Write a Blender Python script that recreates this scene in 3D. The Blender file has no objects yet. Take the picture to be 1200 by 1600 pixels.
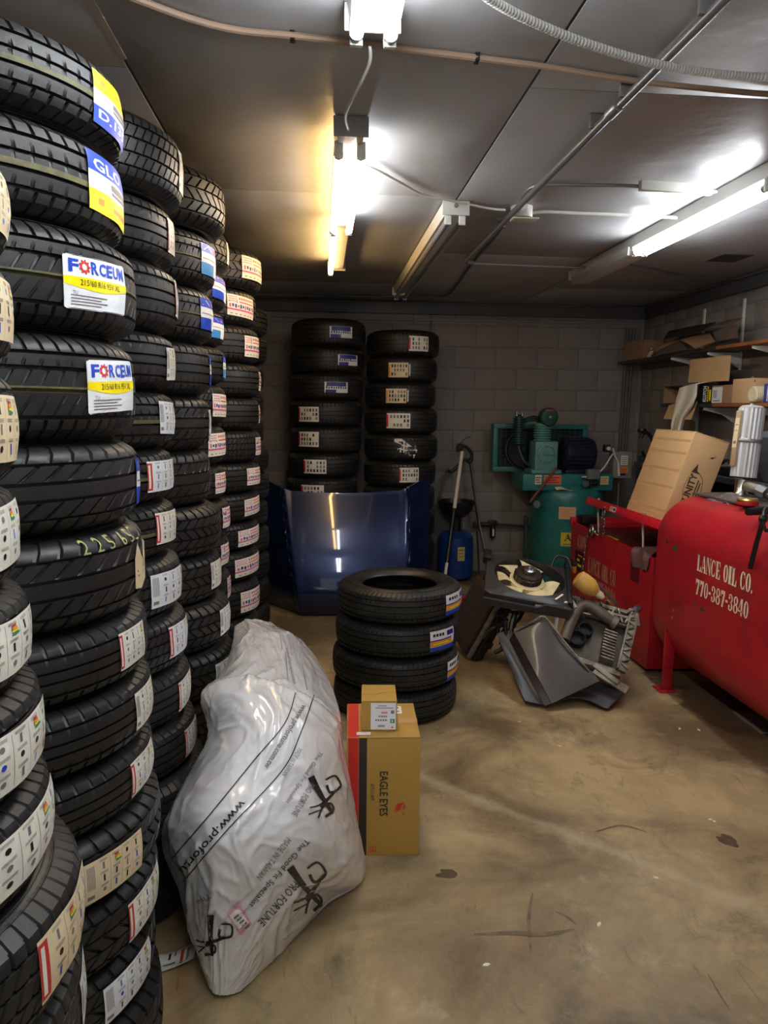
import bpy, bmesh, math, random
from math import sin, cos, pi, radians, atan2, hypot, sqrt
from mathutils import Vector, Matrix, noise
from mathutils.bvhtree import BVHTree
import numpy as np

SC = bpy.context.scene
COL = SC.collection
rnd = random.Random(7)

# ---------------------------------------------------------------- camera
FPX, YAW, PITCH, ROLL, CAMH = 1130.0, radians(5.0), radians(8.1), radians(.6), 1.6
_f = Vector((sin(YAW)*cos(PITCH), cos(YAW)*cos(PITCH), -sin(PITCH)))
_r = Vector((cos(YAW), -sin(YAW), 0)); _u = _r.cross(_f)
CR = _r*cos(ROLL) + _u*sin(ROLL); CU = -_r*sin(ROLL) + _u*cos(ROLL)
CAM = Vector((0, 0, CAMH))
cd = bpy.data.cameras.new('camera'); cam = bpy.data.objects.new('camera', cd); COL.objects.link(cam)
M = Matrix.Identity(4)
for i in range(3):
    M[i][0] = CR[i]; M[i][1] = CU[i]; M[i][2] = -_f[i]; M[i][3] = CAM[i]
cam.matrix_world = M
cd.sensor_fit = 'VERTICAL'; cd.sensor_height = 36; cd.lens = FPX/1600*36; cd.clip_start = .02
SC.camera = cam

def ray(px, py):
    return _f + CR*((px-600)/FPX) - CU*((py-800)/FPX)
def at(px, py, X=None, Y=None, Z=None):
    "world point on a plane of the room that shows at a pixel of the photograph"
    d = ray(px, py)
    t = X/d.x if X is not None else Y/d.y if Y is not None else (Z-CAMH)/d.z
    return CAM + d*t

# ---------------------------------------------------------------- world, exposure
w = bpy.data.worlds.new('world'); SC.world = w; w.use_nodes = True
w.node_tree.nodes['Background'].inputs[0].default_value = (.95, .97, 1, 1)
w.node_tree.nodes['Background'].inputs[1].default_value = WORLD_STRENGTH = .3
SC.view_settings.view_transform = 'Standard'; SC.view_settings.look = 'None'
SC.view_settings.gamma = 1; SC.view_settings.use_curve_mapping = False
SC.view_settings.exposure = 1.2
TUBE_STRENGTH, WARM_STRENGTH = 20.0, 16.0

# ---------------------------------------------------------------- materials
MATS = {}
def lin(c): return tuple(((v/255)/12.92 if v/255 <= .04045 else ((v/255+.055)/1.055)**2.4) for v in c)
def mat(name, rgb, rough=.5, metal=0, var=0, vscale=8, bump=0, bscale=60, coat=0, spec=.5, trans=0, emit=0, alpha=1, dirt=None, dscale=3, damt=.5, bdist=.01, rvar=0, detail=5):
    if name in MATS: return MATS[name]
    m = bpy.data.materials.new(name); m.use_nodes = True; nt = m.node_tree; N = nt.nodes; L = nt.links
    b = N['Principled BSDF']
    base = lin(rgb)
    b.inputs['Base Color'].default_value = (*base, 1)
    b.inputs['Roughness'].default_value = rough; b.inputs['Metallic'].default_value = metal
    b.inputs['Coat Weight'].default_value = coat; b.inputs['Coat Roughness'].default_value = .04
    b.inputs['Specular IOR Level'].default_value = spec
    b.inputs['Transmission Weight'].default_value = trans; b.inputs['Alpha'].default_value = alpha
    if emit:
        b.inputs['Emission Color'].default_value = (*base, 1); b.inputs['Emission Strength'].default_value = emit
    if var or bump or dirt or rvar:
        tc = N.new('ShaderNodeTexCoord')
    col = None
    if var:
        n = N.new('ShaderNodeTexNoise'); n.inputs['Scale'].default_value = vscale; n.inputs['Detail'].default_value = detail
        L.new(tc.outputs['Object'], n.inputs['Vector'])
        r = N.new('ShaderNodeValToRGB')
        r.color_ramp.elements[0].position = .3; r.color_ramp.elements[1].position = .7
        r.color_ramp.elements[0].color = (*[v*(1-var) for v in base], 1)
        r.color_ramp.elements[1].color = (*[min(1, v*(1+var)) for v in base], 1)
        L.new(n.outputs['Fac'], r.inputs['Fac']); col = r.outputs['Color']
    if dirt:
        n = N.new('ShaderNodeTexNoise'); n.inputs['Scale'].default_value = dscale; n.inputs['Detail'].default_value = 9
        n.inputs['Roughness'].default_value = .65
        L.new(tc.outputs['Object'], n.inputs['Vector'])
        r = N.new('ShaderNodeValToRGB'); r.color_ramp.elements[0].position = .48; r.color_ramp.elements[1].position = .72
        r.color_ramp.elements[0].color = (0, 0, 0, 1); r.color_ramp.elements[1].color = (damt, damt, damt, 1)
        L.new(n.outputs['Fac'], r.inputs['Fac'])
        x = N.new('ShaderNodeMix'); x.data_type = 'RGBA'
        x.inputs[6].default_value = (*base, 1); x.inputs[7].default_value = (*lin(dirt), 1)
        if col: L.new(col, x.inputs[6])
        L.new(r.outputs['Color'], x.inputs[0]); col = x.outputs[2]
    if col: L.new(col, b.inputs['Base Color'])
    if bump:
        n = N.new('ShaderNodeTexNoise'); n.inputs['Scale'].default_value = bscale; n.inputs['Detail'].default_value = 6
        L.new(tc.outputs['Object'], n.inputs['Vector'])
        bp = N.new('ShaderNodeBump'); bp.inputs['Strength'].default_value = bump; bp.inputs['Distance'].default_value = bdist
        L.new(n.outputs['Fac'], bp.inputs['Height']); L.new(bp.outputs['Normal'], b.inputs['Normal'])
    if rvar:
        n = N.new('ShaderNodeTexNoise'); n.inputs['Scale'].default_value = 5; n.inputs['Detail'].default_value = 6
        L.new(tc.outputs['Object'], n.inputs['Vector'])
        mr = N.new('ShaderNodeMapRange'); mr.inputs['To Min'].default_value = max(.02, rough-rvar); mr.inputs['To Max'].default_value = min(1, rough+rvar)
        L.new(n.outputs['Fac'], mr.inputs['Value']); L.new(mr.outputs['Result'], b.inputs['Roughness'])
    MATS[name] = m
    return m

rubber = mat('rubber tread', (32, 31, 30), .48, var=.25, vscale=14, bump=.15, bscale=120, bdist=.003, spec=.5, rvar=.1)
rubber_side = mat('rubber sidewall', (32, 31, 30), .4, var=.2, vscale=9, bump=.08, bscale=60, bdist=.003, rvar=.12)
line_y = mat('yellow tread line', (92, 88, 52), .6, var=.3, vscale=60)
line_g = mat('green tread line', (38, 62, 38), .6, var=.3, vscale=60)
paper = mat('label paper', (232, 228, 214), .42, bump=.3, bscale=35, bdist=.004)
paper_cool = mat('label paper cool', (228, 230, 232), .4, bump=.3, bscale=35, bdist=.004)
paper_tan = mat('label paper cream', (226, 206, 168), .5, bump=.2, bscale=35, bdist=.004)
ink_black = mat('ink black', (26, 25, 28), .45)
ink_grey = mat('ink grey', (120, 118, 118), .5)
ink_blue = mat('ink blue', (28, 70, 190), .4)
ink_sky = mat('ink sky blue', (66, 140, 205), .45)
ink_navy = mat('ink navy', (38, 44, 130), .4)
ink_red = mat('ink red', (200, 48, 44), .45)
ink_orange = mat('ink orange', (226, 150, 62), .45)
ink_yellow = mat('ink yellow', (248, 222, 12), .4)
ink_green = mat('ink green', (40, 150, 110), .45)
ink_pink = mat('ink pink', (206, 96, 140), .45)
ink_white = mat('ink white', (235, 235, 235), .45)
ink_cream = mat('stencil cream paint', (238, 222, 196), .55, var=.12, vscale=40)
ink_worn = mat('stencil worn paint', (190, 150, 120), .6, var=.3, vscale=30)
steel = mat('bright steel', (190, 190, 188), .28, 1, rvar=.08)
zinc = mat('galvanised conduit', (150, 152, 152), .38, .7, var=.12, vscale=20)
white_paint = mat('white enamel', (226, 226, 216), .35, var=.05)
white_cable = mat('white cable', (214, 212, 204), .5)
black_plastic = mat('black plastic', (26, 26, 28), .4, var=.2, vscale=12, rvar=.12)
black_matte = mat('black matte', (18, 18, 19), .7)
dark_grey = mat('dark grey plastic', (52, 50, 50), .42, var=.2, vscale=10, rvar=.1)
red_paint = mat('red enamel', (182, 30, 42), .36, var=.1, vscale=4, dirt=(84, 26, 30), dscale=4, damt=.6, bump=.05, bscale=25, rvar=.12)
red_bright = mat('red lid enamel', (200, 30, 44), .36, var=.1, vscale=5, dirt=(120, 22, 30), dscale=8, damt=.4)
teal = mat('teal machine paint', (46, 118, 112), .36, var=.12, vscale=6, dirt=(20, 44, 46), dscale=5, damt=.5, rvar=.1)
teal_light = mat('pale teal casting', (98, 150, 140), .42, var=.12, vscale=9, dirt=(34, 54, 54), dscale=9, damt=.5)
teal_dark = mat('dark green casting', (28, 66, 56), .38, var=.2, vscale=10)
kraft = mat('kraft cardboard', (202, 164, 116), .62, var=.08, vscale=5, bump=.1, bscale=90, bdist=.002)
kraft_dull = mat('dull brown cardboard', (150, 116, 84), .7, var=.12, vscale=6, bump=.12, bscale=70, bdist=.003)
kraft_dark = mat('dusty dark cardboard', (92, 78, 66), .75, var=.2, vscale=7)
carton = mat('mustard carton', (178, 138, 62), .55, var=.05, vscale=4, bump=.06, bscale=90, bdist=.002)
tape = mat('clear packing tape', (208, 166, 116), .14, coat=.8, bump=.5, bscale=26, bdist=.004)
cloth = mat('towel cloth', (226, 218, 196), .85, bump=.4, bscale=180, bdist=.002)
rag = mat('dirty rag', (118, 84, 82), .9, var=.3, vscale=14, bump=.4, bscale=140, bdist=.002)
rag_grey = mat('grey rag', (104, 92, 90), .9, var=.3, vscale=14, bump=.4, bscale=140, bdist=.002)
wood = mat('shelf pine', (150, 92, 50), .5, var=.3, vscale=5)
alu = mat('ribbed aluminium', (206, 208, 210), .42, .45, rvar=.08)
cast_alu = mat('dusty cast aluminium', (136, 128, 112), .5, .35, var=.3, vscale=16, dirt=(52, 45, 37), dscale=14, damt=.95, rvar=.1)
bronze = mat('bronze grey plastic', (96, 84, 70), .45, var=.2, vscale=12)

# ---------------------------------------------------------------- mesh builder
def rotm(rx=0, ry=0, rz=0):
    return Matrix.Rotation(rz, 4, 'Z') @ Matrix.Rotation(ry, 4, 'Y') @ Matrix.Rotation(rx, 4, 'X')
def frame(o, x, y, z):
    m = Matrix.Identity(4)
    for i in range(3):
        m[i][0] = x[i]; m[i][1] = y[i]; m[i][2] = z[i]; m[i][3] = o[i]
    return m
def along(p, q, up=Vector((0, 0, 1))):
    "frame at p whose z points to q"
    z = (Vector(q)-Vector(p)).normalized()
    if abs(z.dot(up)) > .98: up = Vector((0, 1, 0))
    x = up.cross(z).normalized(); y = z.cross(x)
    return frame(p, x, y, z)

class MB:
    def __init__(s): s.v = []; s.f = []; s.m = []; s.mats = []; s.T = Matrix.Identity(4)
    def mi(s, m):
        if m not in s.mats: s.mats.append(m)
        return s.mats.index(m)
    def add(s, verts, faces, m, T=None):
        T = s.T @ T if T is not None else s.T
        b = len(s.v); s.v += [tuple(T @ Vector(p)) for p in verts]
        k = s.mi(m)
        for f in faces: s.f.append([b+i for i in f]); s.m.append(k)
        return s
    def box(s, c, d, m, T=None, bev=0, taper=None):
        "c centre, d full size"
        x, y, z = d[0]/2, d[1]/2, d[2]/2
        tx, ty = taper or (1, 1)
        P = [(-x, -y, -z), (x, -y, -z), (x, y, -z), (-x, y, -z), (-x*tx, -y*ty, z), (x*tx, -y*ty, z), (x*tx, y*ty, z), (-x*tx, y*ty, z)]
        F = [(0, 3, 2, 1), (4, 5, 6, 7), (0, 1, 5, 4), (1, 2, 6, 5), (2, 3, 7, 6), (3, 0, 4, 7)]
        if bev:
            bm = bmesh.new(); vs = [bm.verts.new(p) for p in P]
            for f in F: bm.faces.new([vs[i] for i in f])
            bmesh.ops.bevel(bm, geom=bm.edges[:], offset=min(bev, min(d)*.45), segments=2, profile=.6, affect='EDGES')
            bm.verts.index_update()
            P = [tuple(v.co) for v in bm.verts]; F = [[v.index for v in f.verts] for f in bm.faces]; bm.free()
        P = [(p[0]+c[0], p[1]+c[1], p[2]+c[2]) for p in P]
        return s.add(P, F, m, T)
    def lathe(s, prof, m, seg=24, T=None, cap=True, a0=0, a1=2*pi):
        "prof list of (r, z)"
        full = abs(a1-a0-2*pi) < 1e-6
        n = seg if full else seg+1
        V = []; F = []
        for r, z in prof:
            for j in range(n):
                a = a0+(a1-a0)*j/seg; V.append((r*cos(a), r*sin(a), z))
        for i in range(len(prof)-1):
            for j in range(seg):
                k = (j+1) % n
                F.append((i*n+j, i*n+k, (i+1)*n+k, (i+1)*n+j))
        if cap and full:
            if prof[0][0] > 1e-5: F.append(tuple(reversed(range(n))))
            if prof[-1][0] > 1e-5: F.append(tuple(range((len(prof)-1)*n, len(prof)*n)))
        return s.add(V, F, m, T)
    def cyl(s, p, q, r, m, seg=16, r2=None):
        p, q = Vector(p), Vector(q)
        return s.lathe([(r, 0), (r if r2 is None else r2, (q-p).length)], m, seg, along(p, q))
    def tube(s, pts, r, m, seg=8, closed=False, smooth=0, cap=True):
        pts = [Vector(p) for p in pts]
        if smooth: pts = catmull(pts, smooth, closed)
        n = len(pts); V = []; F = []; prev = None
        for i, p in enumerate(pts):
            a = pts[i-1] if (i or closed) else p; b = pts[(i+1) % n] if (i < n-1 or closed) else p
            t = (b-a).normalized()
            if prev is None:
                up = Vector((0, 0, 1)) if abs(t.z) < .9 else Vector((1, 0, 0))
                x = up.cross(t).normalized()
            else:
                x = (prev - t*prev.dot(t)).normalized()
            prev = x; y = t.cross(x)
            rr = r[i] if isinstance(r, (list, tuple)) else r
            for j in range(seg):
                an = 2*pi*j/seg; V.append(tuple(p + x*cos(an)*rr + y*sin(an)*rr))
        for i in range(n if closed else n-1):
            k = (i+1) % n
            for j in range(seg):
                l = (j+1) % seg
                F.append((i*seg+j, i*seg+l, k*seg+l, k*seg+j))
        if cap and not closed: F += [tuple(reversed(range(seg))), tuple(range((n-1)*seg, n*seg))]
        return s.add(V, F, m)
    def prism(s, poly, h, m, T=None, z0=0):
        n = len(poly)
        V = [(x, y, z0) for x, y in poly] + [(x, y, z0+h) for x, y in poly]
        F = [tuple(reversed(range(n))), tuple(range(n, 2*n))] + [(i, (i+1) % n, n+(i+1) % n, n+i) for i in range(n)]
        return s.add(V, F, m, T)
    def grid(s, fn, nu, nv, m, closed_u=False):
        V = [tuple(fn(i/nu, j/nv)) for j in range(nv+1) for i in range(nu+1)]
        F = [(j*(nu+1)+i, j*(nu+1)+i+1, (j+1)*(nu+1)+i+1, (j+1)*(nu+1)+i) for j in range(nv) for i in range(nu)]
        return s.add(V, F, m)
    def sheet(s, fn, nu, nv, m, th=.004):
        "a sheet with real thickness: fn(u,v) -> point"
        P = [[Vector(fn(i/nu, j/nv)) for i in range(nu+1)] for j in range(nv+1)]
        W = nu+1; V = []; B = []
        for j in range(nv+1):
            for i in range(nu+1):
                du = P[j][min(i+1, nu)]-P[j][max(i-1, 0)]; dv = P[min(j+1, nv)][i]-P[max(j-1, 0)][i]
                n = du.cross(dv)
                n = n.normalized() if n.length > 1e-9 else Vector((0, 0, 1))
                V.append(tuple(P[j][i])); B.append(tuple(P[j][i]-n*th))
        K = len(V); F = []
        for j in range(nv):
            for i in range(nu):
                a, b, c, d = j*W+i, j*W+i+1, (j+1)*W+i+1, (j+1)*W+i
                F.append((a, b, c, d)); F.append((K+d, K+c, K+b, K+a))
        edge = [i for i in range(W)] + [j*W+nu for j in range(1, nv+1)] + [nv*W+i for i in range(nu-1, -1, -1)] + [j*W for j in range(nv-1, 0, -1)]
        for k in range(len(edge)):
            a, b = edge[k], edge[(k+1) % len(edge)]
            F.append((b, a, K+a, K+b))
        return s.add(V+B, F, m)
    def mesh(s, name, sharp=35):
        me = bpy.data.meshes.new(name); me.from_pydata(s.v, [], s.f)
        for m in s.mats: me.materials.append(m)
        if len(s.mats) > 1: me.polygons.foreach_set('material_index', s.m)
        if sharp:
            me.polygons.foreach_set('use_smooth', [True]*len(me.polygons)); me.set_sharp_from_angle(angle=radians(sharp))
        me.update()
        return me
    def build(s, name, parent=None, sharp=35, loc=None):
        return link(name, s.mesh(name, sharp), parent, loc)

def catmull(P, k, closed=False):
    out = []; n = len(P)
    for i in range(n if closed else n-1):
        p0 = P[i-1] if (i > 0 or closed) else P[i]; p1 = P[i]; p2 = P[(i+1) % n]
        p3 = P[(i+2) % n] if (i+2 < n or closed) else p2
        for j in range(k):
            t = j/k
            out.append(.5*((2*p1)+(p2-p0)*t+(2*p0-5*p1+4*p2-p3)*t*t+(3*p1-p0-3*p2+p3)*t*t*t))
    if not closed: out.append(P[-1].copy())
    return out
def link(name, me, parent=None, loc=None):
    o = bpy.data.objects.new(name, me); COL.objects.link(o)
    if parent: o.parent = parent
    if loc is not None: o.location = loc
    return o
def tag(o, label, cat, group=None):
    o['label'] = label; o['category'] = cat
    if group: o['group'] = group
    return o
def thing(name, label, cat, loc=(0, 0, 0), rot=None, group=None):
    o = bpy.data.objects.new(name, None); COL.objects.link(o); o.location = loc; o.empty_display_size = .05
    if rot: o.rotation_euler = rot
    return tag(o, label, cat, group)
def struct(o): o['kind'] = 'structure'; return o
def shift(mb, o):
    "move a builder's world-space points into the frame of an unrotated thing at o"
    mb.T = Matrix.Translation(-Vector(o.location)); return mb

# ---------------------------------------------------------------- flat print
_tc = {}
def text_tris(s, bold=0.0):
    k = (s, bold)
    if k in _tc: return _tc[k]
    c = bpy.data.curves.new('lettering', 'FONT'); c.body = s; c.size = 1; c.offset = bold; c.resolution_u = 2
    o = bpy.data.objects.new('lettering', c); COL.objects.link(o)
    dg = bpy.context.evaluated_depsgraph_get(); me = bpy.data.meshes.new_from_object(o.evaluated_get(dg))
    me.calc_loop_triangles()
    P = [(v.co.x, v.co.y) for v in me.vertices]; T = [tuple(t.vertices) for t in me.loop_triangles]
    x0 = min(p[0] for p in P); x1 = max(p[0] for p in P); y0 = min(p[1] for p in P); y1 = max(p[1] for p in P)
    P = [((p[0]-x0)/(x1-x0), (p[1]-y0)/(y1-y0)) for p in P]
    bpy.data.objects.remove(o); bpy.data.curves.remove(c); bpy.data.meshes.remove(me)
    _tc[k] = (P, T); return _tc[k]

class Print:
    "2D shapes (metres on the surface) with materials and layers, later laid on a surface"
    def __init__(s): s.items = []
    def poly(s, pts, m, layer=1): s.items.append((list(pts), None, m, layer)); return s
    def rect(s, x0, y0, x1, y1, m, layer=1, n=1):
        n = max(n, int(math.ceil(abs(x1-x0)/.014))); q = int(math.ceil(abs(y1-y0)/.02))
        P = []; T = []
        for i in range(n+1):
            for j in range(q+1): P.append((x0+(x1-x0)*i/n, y0+(y1-y0)*j/q))
        for i in range(n):
            for j in range(q): a = i*(q+1)+j; T.append((a, a+q+1, a+q+2, a+1))
        s.items.append((P, T, m, layer)); return s
    def text(s, t, x0, y0, x1, y1, m, layer=2, bold=0, rot=0):
        "fills the box; rot in quarter turns (1 = reads upward)"
        P, T = text_tris(t, bold); Q = []
        for u, v in P:
            if rot == 0: a, b = u, v
            elif rot == 1: a, b = 1-v, u
            elif rot == 2: a, b = 1-u, 1-v
            else: a, b = v, 1-u
            Q.append((x0+(x1-x0)*a, y0+(y1-y0)*b))
        s.items.append((Q, T, m, layer)); return s
    def tris(s, P, T, m, layer=2): s.items.append((P, T, m, layer)); return s
    def disc(s, x, y, r, m, layer=2, n=14, ry=None):
        return s.poly([(x+r*cos(2*pi*i/n), y+(ry or r)*sin(2*pi*i/n)) for i in range(n)], m, layer)
    def ring(s, x, y, r0, r1, m, layer=2, n=20, ry=1):
        P = []; T = []
        for i in range(n):
            a = 2*pi*i/n; P += [(x+r0*cos(a), y+r0*ry*sin(a)), (x+r1*cos(a), y+r1*ry*sin(a))]
        for i in range(n):
            k = (i+1) % n; T.append((2*i, 2*i+1, 2*k+1, 2*k))
        s.items.append((P, T, m, layer)); return s
    def stroke(s, pts, w, m, layer=2):
        P = []; T = []
        n = len(pts)
        for i, p in enumerate(pts):
            a = pts[max(i-1, 0)]; b = pts[min(i+1, n-1)]; dx, dy = b[0]-a[0], b[1]-a[1]; l = hypot(dx, dy) or 1
            ww = (w[i] if isinstance(w, (list, tuple)) else w)/2
            P += [(p[0]-dy/l*ww, p[1]+dx/l*ww), (p[0]+dy/l*ww, p[1]-dx/l*ww)]
        for i in range(n-1): T.append((2*i, 2*i+1, 2*i+3, 2*i+2))
        s.items.append((P, T, m, layer)); return s
    def lay(s, mb, fn, step=.0003):
        "fn(u, v, h) -> point"
        for P, T, m, layer in s.items:
            V = [fn(u, v, layer*step) for u, v in P]
            mb.add(V, T if T is not None else [tuple(range(len(V)))], m)
        return mb
def flat(o, x, y):
    "surface function for a plane with origin o and unit axes x, y"
    o, x, y = Vector(o), Vector(x).normalized(), Vector(y).normalized(); n = x.cross(y).normalized()
    return lambda u, v, h: o + x*u + y*v + n*h
# ================================================================ ROOM
XL, XR, YB, YF, ZC = -1.16, 3.15, 7.0, -2.6, 2.6

# ---- floor: worn, stained concrete
def floor_material():
    m = bpy.data.materials.new('worn concrete floor'); m.use_nodes = True; nt = m.node_tree; N = nt.nodes; L = nt.links
    b = N['Principled BSDF']; tc = N.new('ShaderNodeTexCoord')
    def noi(scale, detail, rough=.6, vec=None, dist=0):
        n = N.new('ShaderNodeTexNoise'); n.inputs['Scale'].default_value = scale; n.inputs['Detail'].default_value = detail
        n.inputs['Roughness'].default_value = rough; n.inputs['Distortion'].default_value = dist
        L.new(vec or tc.outputs['Object'], n.inputs['Vector']); return n.outputs['Fac']
    def ramp(f, p0, c0, p1, c1):
        r = N.new('ShaderNodeValToRGB'); e = r.color_ramp.elements
        e[0].position = p0; e[0].color = (*c0, 1); e[1].position = p1; e[1].color = (*c1, 1); L.new(f, r.inputs['Fac']); return r.outputs['Color']
    def mix(f, a, c, mode='MIX'):
        x = N.new('ShaderNodeMix'); x.data_type = 'RGBA'; x.blend_type = mode
        L.new(f, x.inputs[0])
        if isinstance(a, tuple): x.inputs[6].default_value = (*a, 1)
        else: L.new(a, x.inputs[6])
        if isinstance(c, tuple): x.inputs[7].default_value = (*c, 1)
        else: L.new(c, x.inputs[7])
        return x.outputs[2]
    k = (0, 0, 0)
    c = ramp(noi(1.1, 9, .66, dist=.5), .38, lin((110, 91, 65)), .62, lin((186, 162, 118)))
    c = mix(ramp(noi(.55, 6, .6), .5, k, .75, (.55,)*3), c, lin((110, 104, 90)))
    c = mix(ramp(noi(2.4, 9, .7, dist=.8), .53, k, .70, (.8,)*3), c, lin((88, 74, 56)))
    c = mix(ramp(noi(3.3, 9, .7, dist=.3), .56, k, .74, (.6,)*3), c, lin((204, 190, 158)))
    c = mix(ramp(noi(1.7, 5, .55, dist=1.2), .64, k, .74, (.55,)*3), c, lin((150, 108, 66)))
    c = mix(ramp(noi(4.2, 6, .6, dist=.6), .64, k, .72, (.7,)*3), c, lin((66, 58, 50)))
    # shade under and around the red tanks, painted into the floor colour
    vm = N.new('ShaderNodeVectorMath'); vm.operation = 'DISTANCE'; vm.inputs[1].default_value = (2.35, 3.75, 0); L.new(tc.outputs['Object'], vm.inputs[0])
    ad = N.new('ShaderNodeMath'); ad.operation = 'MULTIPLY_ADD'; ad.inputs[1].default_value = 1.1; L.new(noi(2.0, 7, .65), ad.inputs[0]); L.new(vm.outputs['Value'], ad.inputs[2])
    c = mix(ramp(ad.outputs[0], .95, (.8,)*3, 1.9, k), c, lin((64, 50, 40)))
    # pale scraped line across the middle
    mp2 = N.new('ShaderNodeMapping'); mp2.inputs['Location'].default_value = (-.45, -2.95, 0); L.new(tc.outputs['Object'], mp2.inputs['Vector'])
    sx_ = N.new('ShaderNodeSeparateXYZ'); L.new(mp2.outputs['Vector'], sx_.inputs[0])
    a1 = N.new('ShaderNodeMath'); a1.operation = 'MULTIPLY_ADD'; a1.inputs[1].default_value = .95; L.new(sx_.outputs['X'], a1.inputs[0]); L.new(sx_.outputs['Y'], a1.inputs[2])
    a2 = N.new('ShaderNodeMath'); a2.operation = 'ABSOLUTE'; L.new(a1.outputs[0], a2.inputs[0])
    a3 = N.new('ShaderNodeMath'); a3.operation = 'MULTIPLY_ADD'; a3.inputs[1].default_value = .35; L.new(noi(3.5, 8, .7), a3.inputs[0]); L.new(a2.outputs[0], a3.inputs[2])
    c = mix(ramp(a3.outputs[0], .13, (.6,)*3, .24, k), c, lin((198, 184, 154)))
    c = mix(ramp(noi(40, 6, .7), .62, k, .78, (.6,)*3), c, lin((60, 48, 36)))
    c = mix(ramp(noi(70, 4, .6), .64, k, .8, (.35,)*3), c, lin((205, 192, 160)))
    # scuffs and tyre marks: thin rings and streaks
    mp = N.new('ShaderNodeMapping'); mp.inputs['Scale'].default_value = (1.3, .35, 1); mp.inputs['Rotation'].default_value = (0, 0, .7)
    L.new(tc.outputs['Object'], mp.inputs['Vector'])
    c = mix(ramp(noi(16, 5, .6, mp.outputs['Vector'], 1.5), .62, k, .7, (.4,)*3), c, lin((84, 66, 48)))
    L.new(c, b.inputs['Base Color'])
    r = N.new('ShaderNodeMapRange'); r.inputs['To Min'].default_value = .3; r.inputs['To Max'].default_value = .68
    L.new(noi(2.2, 8, .6), r.inputs['Value']); L.new(r.outputs['Result'], b.inputs['Roughness'])
    bp = N.new('ShaderNodeBump'); bp.inputs['Strength'].default_value = .25; bp.inputs['Distance'].default_value = .004
    L.new(noi(30, 8, .7), bp.inputs['Height']); L.new(bp.outputs['Normal'], b.inputs['Normal'])
    return m
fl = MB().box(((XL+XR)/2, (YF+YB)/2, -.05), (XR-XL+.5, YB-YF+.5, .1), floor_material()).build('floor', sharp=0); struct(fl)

# stains that have a shape of their own (flat, part of the floor)
stain_dark = mat('oil stain', (92, 78, 58), .32, var=.35, vscale=18)
stain_mark = mat('rubber scuff', (112, 94, 70), .6, var=.3, vscale=30)
def stroke3(name, pix, wd, m):
    P = [at(x, y, Z=.0006) for x, y in pix]; P = catmull(P, 8)
    n = len(P); S = Print().stroke([(p.x, p.y) for p in P], [wd*(.25+.75*sin(pi*min(max((i+.5)/n, 0), 1))) for i in range(n)], m, 0)
    S.lay(MB(), lambda u, v, h: Vector((u, v, .0006+len(fl.children)*.0003))).build(name, fl, 0)
stroke3('scuff_mark', [(832, 1395), (826, 1440), (830, 1492)], .012, stain_mark)
stroke3('scuff_mark', [(868, 1425), (885, 1432), (902, 1446)], .012, stain_mark)
stroke3('scuff_mark', [(740, 1460), (800, 1458), (850, 1460), (898, 1452)], .02, stain_mark)
stroke3('scuff_mark', [(1105, 1520), (1125, 1555), (1142, 1580)], .006, stain_mark)
stroke3('scuff_mark', [(930, 1300), (970, 1290), (1010, 1300)], .008, stain_mark)
def blot(pix_c, rx, ry, seed, m):
    c = at(*pix_c, Z=.0005); P = []
    for i in range(40):
        a = 2*pi*i/40; k = .75+.5*noise.noise(Vector((cos(a)*1.3, sin(a)*1.3, seed)))
        P.append((c.x+rx*k*cos(a), c.y+ry*k*sin(a)))
    Print().poly(P, m, 0).lay(MB(), lambda u, v, h: Vector((u, v, .0005))).build('oil_stain', fl, 0)
blot((700, 1365), .05, .035, 1, stain_dark)
blot((1135, 1312), .05, .05, 3, stain_dark)

# ---- ceiling: painted sheets with open seams
ceil_back = mat('ceiling void', (40, 40, 42), .8)
ceil_m = mat('grey ceiling paint', (174, 175, 176), .4, var=.06, vscale=1.5, bump=.5, bscale=2.2, bdist=.03, dirt=(146, 144, 141), dscale=1.6, damt=.5, rvar=.08)
cl = MB().box(((XL+XR)/2, (YF+YB)/2, ZC+.07), (XR-XL+.5, YB-YF+.5, .1), ceil_back).build('ceiling', sharp=0); struct(cl)
SX = [XL, -.57, .65, 1.87, XR]
for ix in range(4):
    ys = [YF] + [v for v in ([-1.3, 1.14, 3.58, 6.02] if ix % 2 else [-2.5, -.06, 2.38, 4.82]) if v > YF+.2] + [YB]
    for a, b in zip(ys[:-1], ys[1:]):
        g = .004
        MB().box(((SX[ix]+SX[ix+1])/2, (a+b)/2, ZC+.01), (SX[ix+1]-SX[ix]-2*g, b-a-g*.7, .02), ceil_m, bev=.003).build('ceiling_panel', cl)
# bare metal tape left in the first seam
MB().box((-.57, 1.95, ZC-.001), (.018, .75, .002), mat('bare seam tape', (190, 180, 166), .4)).build('seam_tape', cl)
# dark patch on the ceiling by the right lamp
p = at(1140, 403, Z=ZC)
MB().box((p.x, p.y, ZC-.002), (.2, .22, .004), mat('dark vent cover', (58, 58, 62), .5)).build('vent_cover', cl)
p = at(1185, 428, Z=ZC)
MB().box((p.x+.1, p.y, ZC-.002), (.3, .2, .004), MATS['dark vent cover']).build('vent_cover', cl)

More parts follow.
